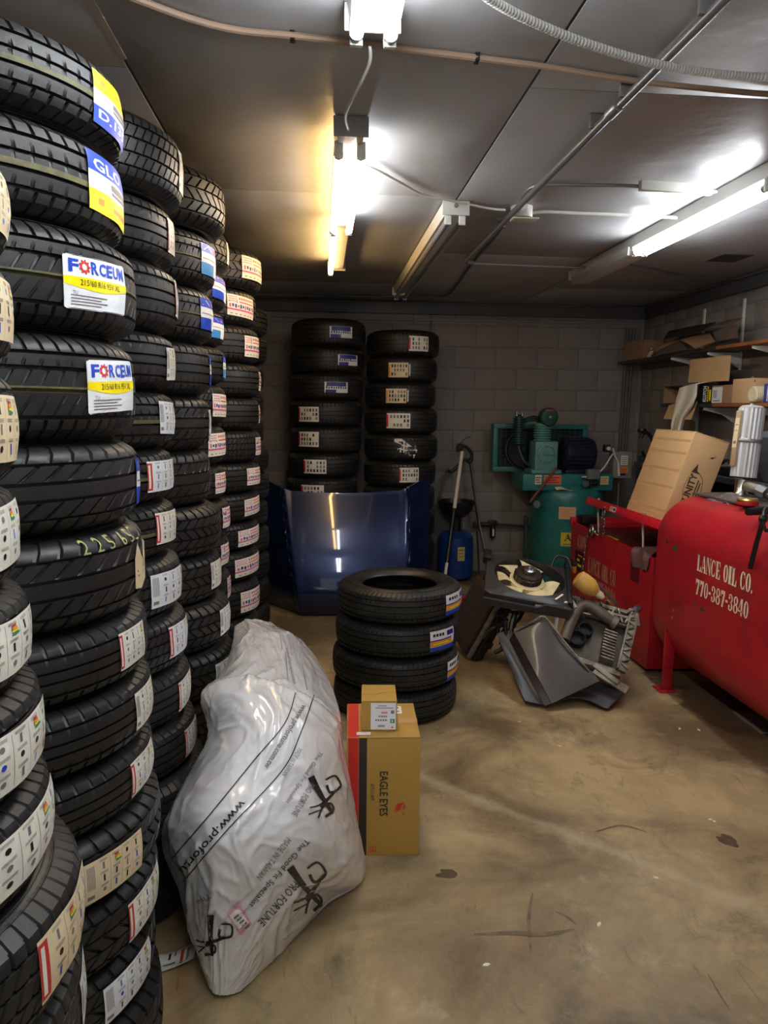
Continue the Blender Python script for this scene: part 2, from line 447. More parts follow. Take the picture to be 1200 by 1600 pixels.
# ---- walls of painted concrete blocks
block_m = mat('dark grey block paint', (140, 131, 124), .62, var=.1, vscale=3, bump=.6, bscale=70, bdist=.004, dirt=(112, 98, 88), dscale=2.2, damt=.5)
joint_m = mat('block joint paint', (122, 114, 108), .7)
def block_wall(name, o, ux, length, rows=13, bw=.4064, bh=.2, off=0):
    "o lower corner, ux unit direction along the wall; the room is on the -n side"
    ux = Vector(ux); n = ux.cross(Vector((0, 0, 1)))      # outward from the room is -n
    wl = bpy.data.objects.new(name, None)
    back = MB(); c = Vector(o)+ux*length/2 - n*.0895+Vector((0, 0, ZC/2))
    T = frame(c, ux, -n, Vector((0, 0, 1)))
    back.box((0, 0, 0), (length+.3, .2, ZC), joint_m, T)
    wl = back.build(name, sharp=0); struct(wl)
    cache = {}
    for r in range(rows):
        x = -bw/2 if r % 2 else 0
        while x < length-.01:
            a, b = max(x, 0), min(x+bw, length); L = round(b-a, 3)
            if L > .03:
                if L not in cache: cache[L] = MB().box((0, 0, 0), (L-.007, .03, bh-.007), block_m, bev=.004).mesh('block')
                k = link('block', cache[L], wl)
                k.matrix_local = frame(Vector(o)+ux*(a+b)/2+Vector((0, 0, r*bh+bh/2)) + n*(.0+.0015*rnd.random()) , ux, -n, Vector((0, 0, 1)))
            x += bw
    return wl
block_wall('wall_back', (XL, YB+.015, 0), (1, 0, 0), XR-XL)
block_wall('wall_right', (XR+.015, YB+.01, 0), (0, -1, 0), YB-1.19)
struct(MB().box((XR+.1, -.7, ZC/2), (.2, 3.7, ZC), block_m).build('wall_right', sharp=0))
struct(MB().box((XL-.1, (YF+YB)/2, ZC/2), (.2, YB-YF, ZC), block_m).build('wall_left', sharp=0))
# trim boards under the ceiling
trim_m = mat('trim paint', (92, 90, 90), .5, var=.1, vscale=5)
tb = MB(); tb.box(((XL+XR)/2, YB-.03, ZC-.055), (XR-XL, .04, .11), trim_m, bev=.006); tb.box(((XL+XR)/2, YB-.06, ZC-.012), (XR-XL, .03, .02), trim_m, bev=.004)
struct(tb.build('trim_1'))
tb = MB(); tb.box((XR-.03, YB/2+.6, ZC-.055), (.04, YB-1.4, .11), trim_m, bev=.006); tb.box((XR-.06, YB/2+.6, ZC-.012), (.03, YB-1.4, .02), trim_m, bev=.004)
struct(tb.build('trim_2'))

# ================================================================ LAMPS (real tubes that give off the light)
tube_on = mat('lit cool tube', (246, 250, 255), .4, emit=TUBE_STRENGTH)
tube_warm = mat('lit warm tube', (255, 206, 132), .4, emit=WARM_STRENGTH)
tube_off = mat('unlit tube', (150, 150, 150), .12)
lamp_white = mat('lamp housing enamel', (206, 206, 200), .4)
lamp_grey = mat('lamp housing dusty', (150, 150, 148), .45)
def strip_lamp(label, X, y0, y1, tubes, housing=lamp_white, wid=.11, cover=None):
    "eight foot strip lamp along the room; tubes: (dx, ya, yb, material)"
    t = thing('fluorescent_lamp', label, 'ceiling lamp', (X, (y0+y1)/2, ZC))
    c = t.location; z = ZC-.005
    hb = shift(MB(), t)
    hb.prism([(-wid/2, 0), (wid/2, 0), (wid/2-.012, -.055), (-wid/2+.012, -.055)], y1-y0, housing, frame((X, y0, z), Vector((1, 0, 0)), Vector((0, 0, 1)), Vector((0, 1, 0))))
    hb.build('housing', t, 25)
    for yy, s in ((y0, -1), (y1, 1)):
        e = shift(MB(), t); e.box((X, yy+s*.003, z-.032), (wid+.012, .008, .066), housing, bev=.002)
        e.cyl((X, yy+s*.004, z-.022), (X, yy+s*.012, z-.022), .011, zinc, 12)
        e.build('end_cap', t)
    for dx, ya, yb, m in tubes:
        tm = shift(MB(), t); zz = z-.085
        tm.cyl((X+dx, ya+.022, zz), (X+dx, yb-.022, zz), .0165, m, 14)
        o = tm.build('lamp_tube', t)
        for yy, s in ((ya, 1), (yb, -1)):
            h = shift(MB(), t)
            h.box((X+dx, yy, z-.075), (.032, .016, .06), white_paint, bev=.004)
            h.cyl((X+dx, yy+s*.008, zz), (X+dx, yy+s*.026, zz), .0175, zinc, 14)
            h.build('lamp_holder', t)
    return t
l1 = strip_lamp('twin-tube strip lamp at the top edge, nearest and brightest', .13, -.48, 1.95,
    [(-.042, -.46, .73, tube_on), (.042, -.46, .73, tube_on), (-.042, .75, 1.94, tube_on), (.042, .75, 1.94, tube_on)], wid=.13)
l2 = strip_lamp('lit strip lamp in the middle with a yellowish far half', .105, 2.66, 5.12,
    [(-.04, 2.76, 3.93, tube_warm), (.04, 2.76, 3.93, tube_on), (-.04, 3.95, 5.11, tube_warm)], lamp_grey)
l3 = strip_lamp('unlit strip lamp with two dark tubes right of the lit one', .65, 3.62, 6.12,
    [(-.035, 3.64, 6.1, tube_off), (.035, 3.64, 6.1, tube_off)], wid=.12)
l4 = strip_lamp('long strip lamp at right, only its near half lit', 1.84, 2.88, 5.25,
    [(-.03, 2.95, 4.22, tube_on), (.03, 2.95, 4.22, tube_on)], lamp_white, wid=.12)
cv = shift(MB(), l4); cv.box((1.84, 4.73, ZC-.075), (.12, .97, .05), lamp_white, bev=.004); cv.build('tube_cover', l4)

# ================================================================ CABLES AND CONDUITS UNDER THE CEILING
def run(name, label, cat, pts, r, m, seg=8, smooth=6, extra=None):
    mb = MB(); mb.tube(pts, r, m, seg, smooth=smooth)
    o = mb.build(name); tag(o, label, cat)
    return o
C = lambda x, y, z=ZC-.012: at(x, y, Z=z)
run('lamp_cable', 'thin white cable drooping between the two middle lit lamps', 'cable',
    [C(578, 72, 2.53), at(577, 100, Z=2.5), at(556, 145, Z=2.47), at(540, 180, Z=2.5), at(545, 205, Z=2.55), at(551, 217, Z=2.575)], .0045, white_cable)
# armoured flexible conduit near the camera: a ribbed hose
P = catmull([at(x, y, Z=2.52) for x, y in [(700, -60), (768, 0), (850, 42), (940, 76), (1030, 101), (1110, 114), (1200, 121), (1330, 122)]] + [Vector((2.6, 2.15, 2.53)), Vector((3.13, 2.2, 2.56))], 70)
fm = MB(); fm.tube(P, [.0085 + (.0028 if (i % 4) < 2 else -.0014) for i in range(len(P))], mat('white flexible conduit', (196, 196, 190), .45), 10)
tag(fm.build('flexible_conduit'), 'ribbed white flexible conduit sagging across the top right corner', 'conduit')
run('house_cable', 'flat tan two-core cable stapled across the ceiling at top', 'cable',
    [C(170, -18), C(222, 2), C(300, 30), C(370, 47), C(450, 55), C(530, 64), C(640, 78), C(740, 90), C(850, 104), C(960, 122), C(1060, 134), C(1200, 147), C(1300, 150), Vector((2.5, 2.5, ZC-.012)), Vector((3.13, 2.55, ZC-.012))], .009, mat('tan cable sheath', (160, 134, 112), .6))
for x, y in ((457, 56), (745, 90)):
    p = C(x, y, ZC-.008); tag(MB().box(tuple(p), (.014, .03, .026), black_matte, bev=.003).build('cable_staple'), f'small black staple on the tan ceiling cable, {"left" if x < 600 else "right"} of the top lamp', 'staple')
# rigid conduit from the top right to the middle, with strap and coupling, then a bend to the right
cz = ZC-.045
cdm = mat('painted steel conduit', (120, 119, 118), .3, .3)
t = thing('steel_conduit', 'thick grey steel conduit running along the ceiling at right', 'conduit', (.93, 3.3, cz))
m_ = shift(MB(), t); m_.tube([(.94, -1, cz), (.94, 1.8, cz), (.93, 4.76, cz), (.95, 4.84, cz), (1.0, 4.87, cz)] , .0145, cdm, 12); m_.build('pipe', t)
for y in (1.83, 2.3, 2.55, 3.9):
    k = shift(MB(), t); k.box((.935, y, cz+.02), (.05, .016, .046), cdm, bev=.003); k.build('strap', t)
k = shift(MB(), t); k.cyl((.936, 2.36, cz), (.936, 2.44, cz), .019, zinc, 14); k.build('coupling', t)
run('thin_conduit', 'pale conduit turning right towards the far end of the right lamp', 'conduit',
    [(1.0, 4.87, cz), (1.15, 4.88, cz), (1.5, 4.9, cz), (1.772, 4.915, cz)], .009, zinc, smooth=0)
# junction box with its branch pipes
pj = at(804, 332, Z=ZC-.03); pj.x += .035
jb = thing('junction_box', 'round white ceiling junction box with pipes leading off', 'junction box', pj)
k = shift(MB(), jb); k.lathe([(.052, -.026), (.056, -.02), (.056, .028)], white_paint, 10, Matrix.Translation(pj)); k.build('body', jb)
k = shift(MB(), jb); k.box((pj.x+.014, pj.y-.01, pj.z-.034), (.13, .07, .008), mat('cream cover', (206, 196, 176), .5), rotm(0, 0, 0), bev=.003); k.build('cover_plate', jb)
run('white_conduit', 'white conduit from junction box to the right lamp, nearer one', 'conduit',
    [at(826, 334, Z=2.58), at(850, 331, Z=2.58), at(900, 333, Z=2.58), at(980, 336, Z=2.58), at(1058, 340, Z=2.57)], .008, white_paint)
t = thing('raceway', 'white flat raceway and grey pipe ending above the right lamp', 'conduit', at(1060, 292, Z=2.585))
k = shift(MB(), t); a, b = at(1000, 288, Z=2.585), at(1112, 296, Z=2.585); k.box((0, 0, (b-a).length/2), (.03, .05, (b-a).length), white_paint, along(a, b), bev=.004); k.build('cover', t)
k = shift(MB(), t); k.tube([at(812, 320, Z=2.58), at(822, 300, Z=2.585), at(845, 289, Z=2.585), at(920, 289, Z=2.585), at(1000, 291, Z=2.585), at(1120, 299, Z=2.58)], .008, zinc, 8, smooth=6); k.build('pipe', t)
run('branch_cable', 'white cable from middle lamp to the round junction box', 'cable',
    [at(568, 258, Z=2.57), at(585, 264, Z=2.575), at(620, 282, Z=2.585), at(660, 304, Z=2.585), at(694, 311, Z=2.585), at(760, 325, Z=2.58), at(790, 328, Z=2.57)], .006, white_cable)
run('back_cable', 'dark cable looping from the junction box to the back wall', 'cable',
    [at(795, 342, Z=2.57), at(770, 375, Z=2.585), at(735, 415, Z=2.585), at(712, 448, Z=2.585), at(695, 462, Z=2.583), at(650, 463, Z=2.583), at(560, 463, Z=2.583), at(420, 460, Z=2.583), at(330, 458, Z=2.583)], .009, mat('grey cable', (100, 100, 102), .5))
run('wall_conduit', 'thin pale conduit along the top of the back wall', 'conduit',
    [at(330, 488, Y=YB-.03), at(520, 497, Y=YB-.03), at(760, 501, Y=YB-.03), at(985, 505, Y=YB-.03)], .009, mat('pale pipe paint', (150, 148, 142), .5), smooth=3)
hk = MB(); p = at(674, 500, Y=YB-.03); hk.tube([p+Vector((0, 0, .04)), p, p+Vector((0, -.01, -.05)), p+Vector((.002, -.014, -.09))], .006, zinc, 8, smooth=4)
tag(hk.build('wall_hook'), 'small metal hook hanging from conduit on the back wall', 'hook')
run('corner_pipe', 'dark vertical pipe in the back right corner, left of a pair', 'pipe', [at(981, 512, Y=6.93), at(968, 708, Y=6.93)], .016, trim_m, 12, 0)
run('corner_pipe', 'dark vertical pipe in the back right corner, right of a pair', 'pipe', [at(991, 512, Y=6.93), at(977, 708, Y=6.93)], .013, trim_m, 12, 0)
run('ceiling_wire', 'dark thin wire bowed across the ceiling below the right lamp', 'cable',
    [at(985, 415, Z=2.588), at(1020, 420, Z=2.588), at(1060, 430, Z=2.588), at(1120, 434, Z=2.588), at(1200, 438, Z=2.588)], .006, mat('dark wire', (84, 84, 88), .5))
# ================================================================ TYRES
# per stack: depth Y, then per tyre (X, bottom, top, radius, tread pattern, sticker (from angle, to angle, kind, height share))
TYRES = {
 'A': (0.98, [
    (-0.699,1.797,1.932,0.29,5,(-0.196,0.314,'eu',0.56)),
    (-0.703,1.652,1.797,0.29,5,(-0.224,0.368,'eu',0.56)),
    (-0.705,1.494,1.652,0.29,3,(-0.266,0.303,'eu',0.56)),
    (-0.712,1.345,1.494,0.29,5,(-0.282,0.361,'eu',0.56)),
    (-0.703,1.212,1.345,0.29,5,(-0.367,0.378,'eu',0.56)),
    (-0.692,1.07,1.212,0.29,5,(-0.452,0.326,'eu',0.56)),
    (-0.686,0.931,1.07,0.29,5,(-0.513,0.366,'eu',0.56)),
    (-0.684,0.768,0.931,0.325,4,(-0.275,0.333,'eur',0.56)),
    (-0.69,0.602,0.768,0.325,4,(0.133,0.483,'eu',0.56)),
    (-0.687,0.452,0.602,0.325,4,None),
    (-0.687,0.301,0.452,0.325,4,None),
    (-0.688,0.151,0.301,0.325,4,None),
    (-0.687,0.0,0.151,0.325,4,None),
 ]),
 'B': (1.63, [
    (-0.738,2.118,2.273,0.32,0,(-0.326,0.245,'dsp',0.62)),
    (-0.744,1.938,2.118,0.32,0,(-0.378,0.249,'glo',0.62)),
    (-0.722,1.74,1.938,0.32,1,(-0.687,-0.145,'forceum',0.5)),
    (-0.731,1.529,1.74,0.32,1,(-0.523,0.023,'forceum',0.5)),
    (-0.731,1.347,1.529,0.32,2,(0.038,0.388,'blue',0.56)),
    (-0.726,1.151,1.347,0.32,2,(-0.119,0.238,'torn',0.56)),
    (-0.723,1.005,1.151,0.32,5,(-0.374,-0.012,'eur',0.56)),
    (-0.718,0.853,1.005,0.32,5,(-0.245,0.152,'eu',0.56)),
    (-0.72,0.714,0.853,0.32,5,(-0.324,0.103,'eur',0.56)),
    (-0.707,0.552,0.714,0.32,3,(-0.797,-0.305,'eu',0.56)),
    (-0.718,0.386,0.552,0.32,3,(-0.424,0.097,'eur',0.56)),
    (-0.73,0.23,0.386,0.32,3,(-0.623,-0.078,'eu',0.56)),
    (-0.718,0.0,0.23,0.32,3,None),
 ]),
 'C': (2.32, [
    (-0.736,2.19,2.396,0.32,4,(-0.079,0.271,'eu',0.56)),
    (-0.767,2.015,2.19,0.32,5,(-0.145,0.187,'eur',0.56)),
    (-0.762,1.821,2.015,0.32,5,(-0.027,0.323,'eur',0.56)),
    (-0.776,1.648,1.821,0.32,5,(-0.196,0.19,'eu',0.56)),
    (-0.783,1.475,1.648,0.32,0,(-0.325,0.185,'eu',0.56)),
    (-0.792,1.311,1.475,0.32,0,(-0.49,0.197,'eur',0.56)),
    (-0.789,1.14,1.311,0.32,0,(-0.405,0.196,'eur',0.56)),
    (-0.776,0.957,1.14,0.32,4,(-0.567,0.191,'eu',0.56)),
    (-0.762,0.781,0.957,0.32,4,(-0.397,0.185,'eur',0.56)),
    (-0.756,0.612,0.781,0.32,5,(-0.3,0.161,'eur',0.56)),
    (-0.741,0.45,0.612,0.32,5,(-0.297,0.153,'eur',0.56)),
    (-0.711,0.27,0.45,0.33,4,None),
    (-0.736,0.135,0.27,0.33,4,None),
    (-0.729,0.0,0.135,0.33,4,None),
 ]),
 'D': (3.0, [
    (-0.694,2.256,2.468,0.32,3,None),
    (-0.738,2.054,2.256,0.32,1,(-0.433,0.133,'blue',0.56)),
    (-0.753,1.847,2.054,0.32,1,(-0.392,0.141,'blue',0.56)),
    (-0.765,1.642,1.847,0.32,5,(-0.03,0.32,'blue',0.56)),
    (-0.77,1.433,1.642,0.32,2,(-0.07,0.28,'eu',0.56)),
    (-0.775,1.212,1.433,0.32,2,None),
    (-0.737,1.017,1.212,0.32,3,None),
    (-0.742,0.823,1.017,0.32,3,(-0.356,0.137,'eu',0.56)),
    (-0.708,0.632,0.823,0.32,3,(-0.371,0.127,'eu',0.56)),
    (-0.693,0.434,0.632,0.32,3,(-0.572,0.107,'eu',0.56)),
    (-0.714,0.217,0.434,0.32,3,None),
    (-0.705,0.0,0.217,0.32,3,None),
 ]),
 'E': (3.66, [
    (-0.754,2.237,2.41,0.31,3,(-0.117,0.233,'eu',0.56)),
    (-0.773,2.058,2.237,0.31,1,(-0.508,0.124,'blue',0.56)),
    (-0.783,1.889,2.058,0.31,1,(-0.524,-0.01,'blue',0.56)),
    (-0.78,1.709,1.889,0.31,5,(-0.152,0.198,'blue',0.56)),
    (-0.781,1.516,1.709,0.31,4,(-0.516,0.12,'pink',0.56)),
    (-0.788,1.321,1.516,0.31,5,(-0.605,0.128,'pink',0.56)),
    (-0.791,1.145,1.321,0.31,4,(-0.437,0.129,'pink',0.56)),
    (-0.773,0.967,1.145,0.31,4,(-0.349,0.124,'pink',0.56)),
    (-0.782,0.787,0.967,0.31,5,(-0.369,0.126,'pink',0.56)),
    (-0.776,0.604,0.787,0.31,4,(-0.199,0.151,'pink',0.56)),
    (-0.78,0.425,0.604,0.31,5,None),
    (-0.78,0.213,0.425,0.31,5,None),
    (-0.779,0.0,0.213,0.31,5,None),
 ]),
 'F': (4.33, [
    (-0.657,2.248,2.461,0.315,3,(-0.75,0.074,'pink',0.56)),
    (-0.689,2.049,2.248,0.315,5,(-0.943,-0.25,'pink',0.56)),
    (-0.677,1.845,2.049,0.315,5,(-0.629,0.082,'pink',0.56)),
    (-0.668,1.656,1.845,0.315,5,(-0.182,0.168,'pink',0.56)),
    (-0.675,1.473,1.656,0.315,5,(-0.134,0.216,'pink',0.56)),
    (-0.673,1.291,1.473,0.315,4,(-0.351,0.082,'pink',0.56)),
    (-0.68,1.118,1.291,0.315,5,(-0.606,0.083,'pink',0.56)),
    (-0.686,0.948,1.118,0.315,5,(-0.658,0.083,'pink',0.56)),
    (-0.692,0.783,0.948,0.315,4,(-0.797,0.085,'pink',0.56)),
    (-0.694,0.597,0.783,0.315,5,(-0.87,0.079,'pink',0.56)),
    (-0.693,0.38,0.597,0.315,5,(-0.76,0.077,'pink',0.56)),
    (-0.7,0.168,0.38,0.315,4,(-0.835,0.088,'pink',0.56)),
    (-0.696,0.0,0.168,0.315,4,None),
 ]),
 'G': (5.25, [
    (-0.694,2.092,2.285,0.32,5,None),
    (-0.701,1.897,2.092,0.32,5,None),
    (-0.726,1.714,1.897,0.32,5,None),
    (-0.728,1.533,1.714,0.32,5,None),
    (-0.73,1.341,1.533,0.32,5,None),
    (-0.696,1.148,1.341,0.32,5,None),
    (-0.694,0.952,1.148,0.32,5,None),
    (-0.707,0.761,0.952,0.32,5,None),
    (-0.699,0.571,0.761,0.32,5,None),
    (-0.7,0.381,0.571,0.32,5,None),
    (-0.702,0.19,0.381,0.32,5,None),
    (-0.7,0.0,0.19,0.32,5,None),
 ]),
 'H': (6.3, [
    (0.065,2.099,2.325,0.314,5,(-1.56,-0.936,'navy',0.4)),
    (0.053,1.885,2.099,0.313,5,(-1.302,-0.675,'navy',0.4)),
    (0.043,1.668,1.885,0.315,5,(-1.621,-0.988,'navy',0.4)),
    (0.04,1.45,1.668,0.313,5,(-2.366,-1.762,'code',0.56)),
    (0.038,1.23,1.45,0.306,5,(-2.387,-1.762,'code',0.56)),
    (0.018,1.023,1.23,0.305,5,(-2.128,-1.492,'code',0.56)),
    (0.004,0.808,1.023,0.309,5,(-2.15,-1.516,'code',0.56)),
    (-0.004,0.606,0.808,0.309,5,None),
    (-0.012,0.404,0.606,0.309,5,None),
    (-0.02,0.202,0.404,0.309,5,None),
    (-0.028,0.0,0.202,0.309,5,None),
 ]),
 'I': (6.35, [
    (0.704,2.036,2.252,0.313,5,(-1.521,-0.944,'code',0.56)),
    (0.697,1.823,2.036,0.307,5,(-2.045,-1.502,'cream',0.56)),
    (0.687,1.613,1.823,0.309,5,(-2.074,-1.511,'cream',0.56)),
    (0.695,1.39,1.613,0.319,5,(-2.062,-1.43,'code',0.56)),
    (0.698,1.165,1.39,0.321,5,(-1.852,-1.233,'scrap',0.56)),
    (0.691,0.943,1.165,0.317,5,(-1.686,-1.149,'code',0.56)),
    (0.686,0.724,0.943,0.316,5,None),
    (0.692,0.483,0.724,0.316,5,None),
    (0.69,0.241,0.483,0.316,5,None),
    (0.689,0.0,0.241,0.316,5,None),
 ]),
 'J': (3.78, [
    (0.419,0.525,0.7,0.33,6,(-0.883,-0.198,'orange',0.6)),
    (0.41,0.35,0.525,0.334,6,(-1.162,-0.624,'orange',0.6)),
    (0.4,0.175,0.35,0.341,6,(-0.76,-0.197,'orange',0.6)),
    (0.402,0,0.175,0.336,6,None),
 ]),
}
R0, W0 = .32, .19          # the size the shared tread meshes are made at
def crown(z):              # drop of the tread below the outer radius, z in -1..1
    a = abs(z)
    d = .004*min(a/.6, 1)**2
    if a > .6: d += .034*((a-.6)/.32)**2.2
    return d
PAT = {   # ribs: (z0, z1, lateral depth, masked rows 0..4, skew); grooves lie between; pitches round the tyre; line material groove
 0: (60, [(-.92, -.54, .007, (1, 1, 1, 1, .0), .10), (-.46, -.20, .004, (1, .8, 0, 0, 0), .05), (-.12, .12, .003, (0, 0, 0, .6, 1), 0), (.20, .46, .004, (1, .7, 0, 0, 0), -.05), (.54, .92, .007, (0, 1, 1, 1, 1), -.10)], line_y, 1),
 1: (64, [(-.92, -.58, .008, (1, 1, 1, 1, 0), .04), (-.50, -.10, .005, (1, 1, .5, 0, 0), .22), (-.03, .28, .005, (0, 0, .5, 1, 1), .2), (.36, .56, .003, (1, 1, 0, 0, 0), .1), (.62, .92, .008, (0, 1, 1, 1, 1), -.08)], line_y, 1),
 2: (44, [(-.92, -.60, .008, (1, 1, 1, 1, .4), .16), (-.54, -.22, .007, (1, 1, 1, .6, 0), .34), (-.14, .14, .002, (0, 0, 0, 0, 0), .2), (.22, .54, .007, (0, .6, 1, 1, 1), .34), (.60, .92, .008, (.4, 1, 1, 1, 1), .16)], rubber, 0),
 3: (46, [(-.93, -.62, .010, (1, 1, 1, 1, 1), .06), (-.55, -.24, .009, (1, 1, 1, 1, 1), .3), (-.17, .17, .008, (1, 1, .6, 1, 1), -.3), (.24, .55, .009, (1, 1, 1, 1, 1), .3), (.62, .93, .010, (1, 1, 1, 1, 1), -.06)], rubber, 0),
 4: (72, [(-.93, -.56, .006, (1, 1, 1, 1, 1), .08), (-.50, -.22, .006, (1, 1, 1, 1, 1), .18), (-.15, .15, .005, (1, 1, 1, 1, 1), .14), (.22, .50, .006, (1, 1, 1, 1, 1), .18), (.56, .93, .006, (1, 1, 1, 1, 1), .08)], rubber, 0),
 5: (58, [(-.92, -.57, .006, (1, 1, 1, .8, 0), .02), (-.48, -.19, .003, (1, .6, 0, 0, 0), .04), (-.11, .11, .002, (0, 0, 0, 0, 0), 0), (.19, .48, .003, (0, 0, 0, .6, 1), .04), (.57, .92, .006, (0, .8, 1, 1, 1), -.02)], rubber, 0),
 6: (78, [(-.92, -.55, .005, (1, 1, 1, 1, 0), .12), (-.48, -.22, .003, (1, 1, .4, 0, 0), .1), (-.16, .16, .002, (0, .5, 1, .5, 0), .1), (.22, .48, .003, (0, 0, .4, 1, 1), .1), (.55, .92, .005, (0, 1, 1, 1, 1), .12)], line_g, 1),
}
FR = [(0, 0), (.05, 1), (.2, 1), (.25, 0), (.62, 0)]
def tread_mesh(k):
    P, ribs, lm, lg = PAT[k]
    rows = []                                   # z, drop, mask, depth, skew angle
    for i, (z0, z1, d, mk, sk) in enumerate(ribs):
        for q, tt in enumerate((0, .12, .5, .88, 1)):
            z = z0+(z1-z0)*tt; rows.append((z, 0, mk[q], d, sk*(z-(z0+z1)/2)))
        if i < len(ribs)-1:
            zn = ribs[i+1][0]; g = zn-z1
            rows.append((z1+g*.15, .0085, 0, 0, 0)); rows.append((zn-g*.15, .0085, 0, 0, 0))
    V = []; F = []; Mi = []
    n = P*5
    for z, dr, mk, d, sk in rows:
        r = R0-crown(z)-dr
        for j in range(n):
            fr, lo = FR[j % 5]
            a = 2*pi*((j//5)+fr)/P + sk
            rr = r-d*mk*lo
            V.append((rr*cos(a), rr*sin(a), z*W0/2))
    for i in range(len(rows)-1):
        ln = lg and ((-.13 < rows[i][0] and rows[i+1][0] < .03) if k < 6 else (-.26 < rows[i][0] and rows[i+1][0] < -.2))
        for j in range(n):
            l = (j+1) % n
            F.append((i*n+j, i*n+l, (i+1)*n+l, (i+1)*n+j)); Mi.append(1 if ln else 0)
    me = bpy.data.meshes.new('tread'); me.from_pydata(V, [], F)
    me.materials.append(rubber); me.materials.append(lm); me.polygons.foreach_set('material_index', Mi)
    me.polygons.foreach_set('use_smooth', [True]*len(F)); me.set_sharp_from_angle(angle=radians(28)); me.update()
    return me
def side_mesh():
    rr = .60*R0; h = W0/2
    prof = [(R0-.030, .30*h), (rr+.03, .42*h), (rr+.006, .56*h), (rr, .66*h), (rr+.004, .76*h), (rr+.014, .80*h), (rr+.017, .84*h), (rr+.03, .93*h),
            (rr+.046, .985*h), (rr+.058, h), (rr+.072, .998*h), (rr+.073, .99*h), (rr+.078, .985*h), (rr+.079, .97*h), (R0-.052, .955*h), (R0-.046, .945*h), (R0-.045, .93*h), (R0-.0368, .92*h)]
    mb = MB(); mb.lathe(prof, rubber_side, 96, cap=False)
    return mb.mesh('sidewall', 50)
TREAD = {k: tread_mesh(k) for k in PAT}; SIDE = side_mesh()

def eu_print(w, h, rng, edge):
    P = Print(); base = rng.choice([paper, paper, paper_cool, paper_tan])
    P.rect(0, 0, w, h, base, 0, 10)
    x = 0
    if edge:
        P.rect(0, h*.06, w*.10, h*.94, ink_red, 1); x = .13*w
        P.rect(w*.02, h*.12, w*.06, h*.88, paper, 2)
    else:
        for i in range(7): P.rect(w*(.03+.017*i), h*.35, w*(.03+.017*i+.008), h*.9, ink_grey, 1)
        P.rect(w*.03, h*.1, w*.13, h*.2, ink_grey, 1); x = .18*w
    cw = (w-x)/4.2
    for i in range(4):
        cx = x+cw*(i+.5)
        P.rect(cx+cw*.5, h*.05, cx+cw*.52, h*.95, ink_grey, 1)
        for j in range(3):
            cy = h*(.2+.3*j)
            c = rng.choice([ink_black, ink_black, ink_black, ink_sky, ink_grey, ink_grey, ink_grey, ink_blue])
            if rng.random() < .45: P.disc(cx, cy, cw*.13, c, 1, 8, h*.055)
            else: P.rect(cx-cw*.08, cy-h*.09, cx+cw*.06, cy+h*.07, c, 1)
            for q in range(3): P.rect(cx-cw*.3, cy+h*(.1+.02*q), cx+cw*.3, cy+h*(.108+.02*q), ink_grey, 1)
    # energy ladder
    ex = x+cw*rng.choice([1.4, 2.4, 3.2])
    for q, c in enumerate((ink_green, ink_yellow, ink_orange, ink_red)): P.rect(ex, h*(.72+.05*q), ex+cw*(.5-.07*q), h*(.76+.05*q), c, 3)
    return P
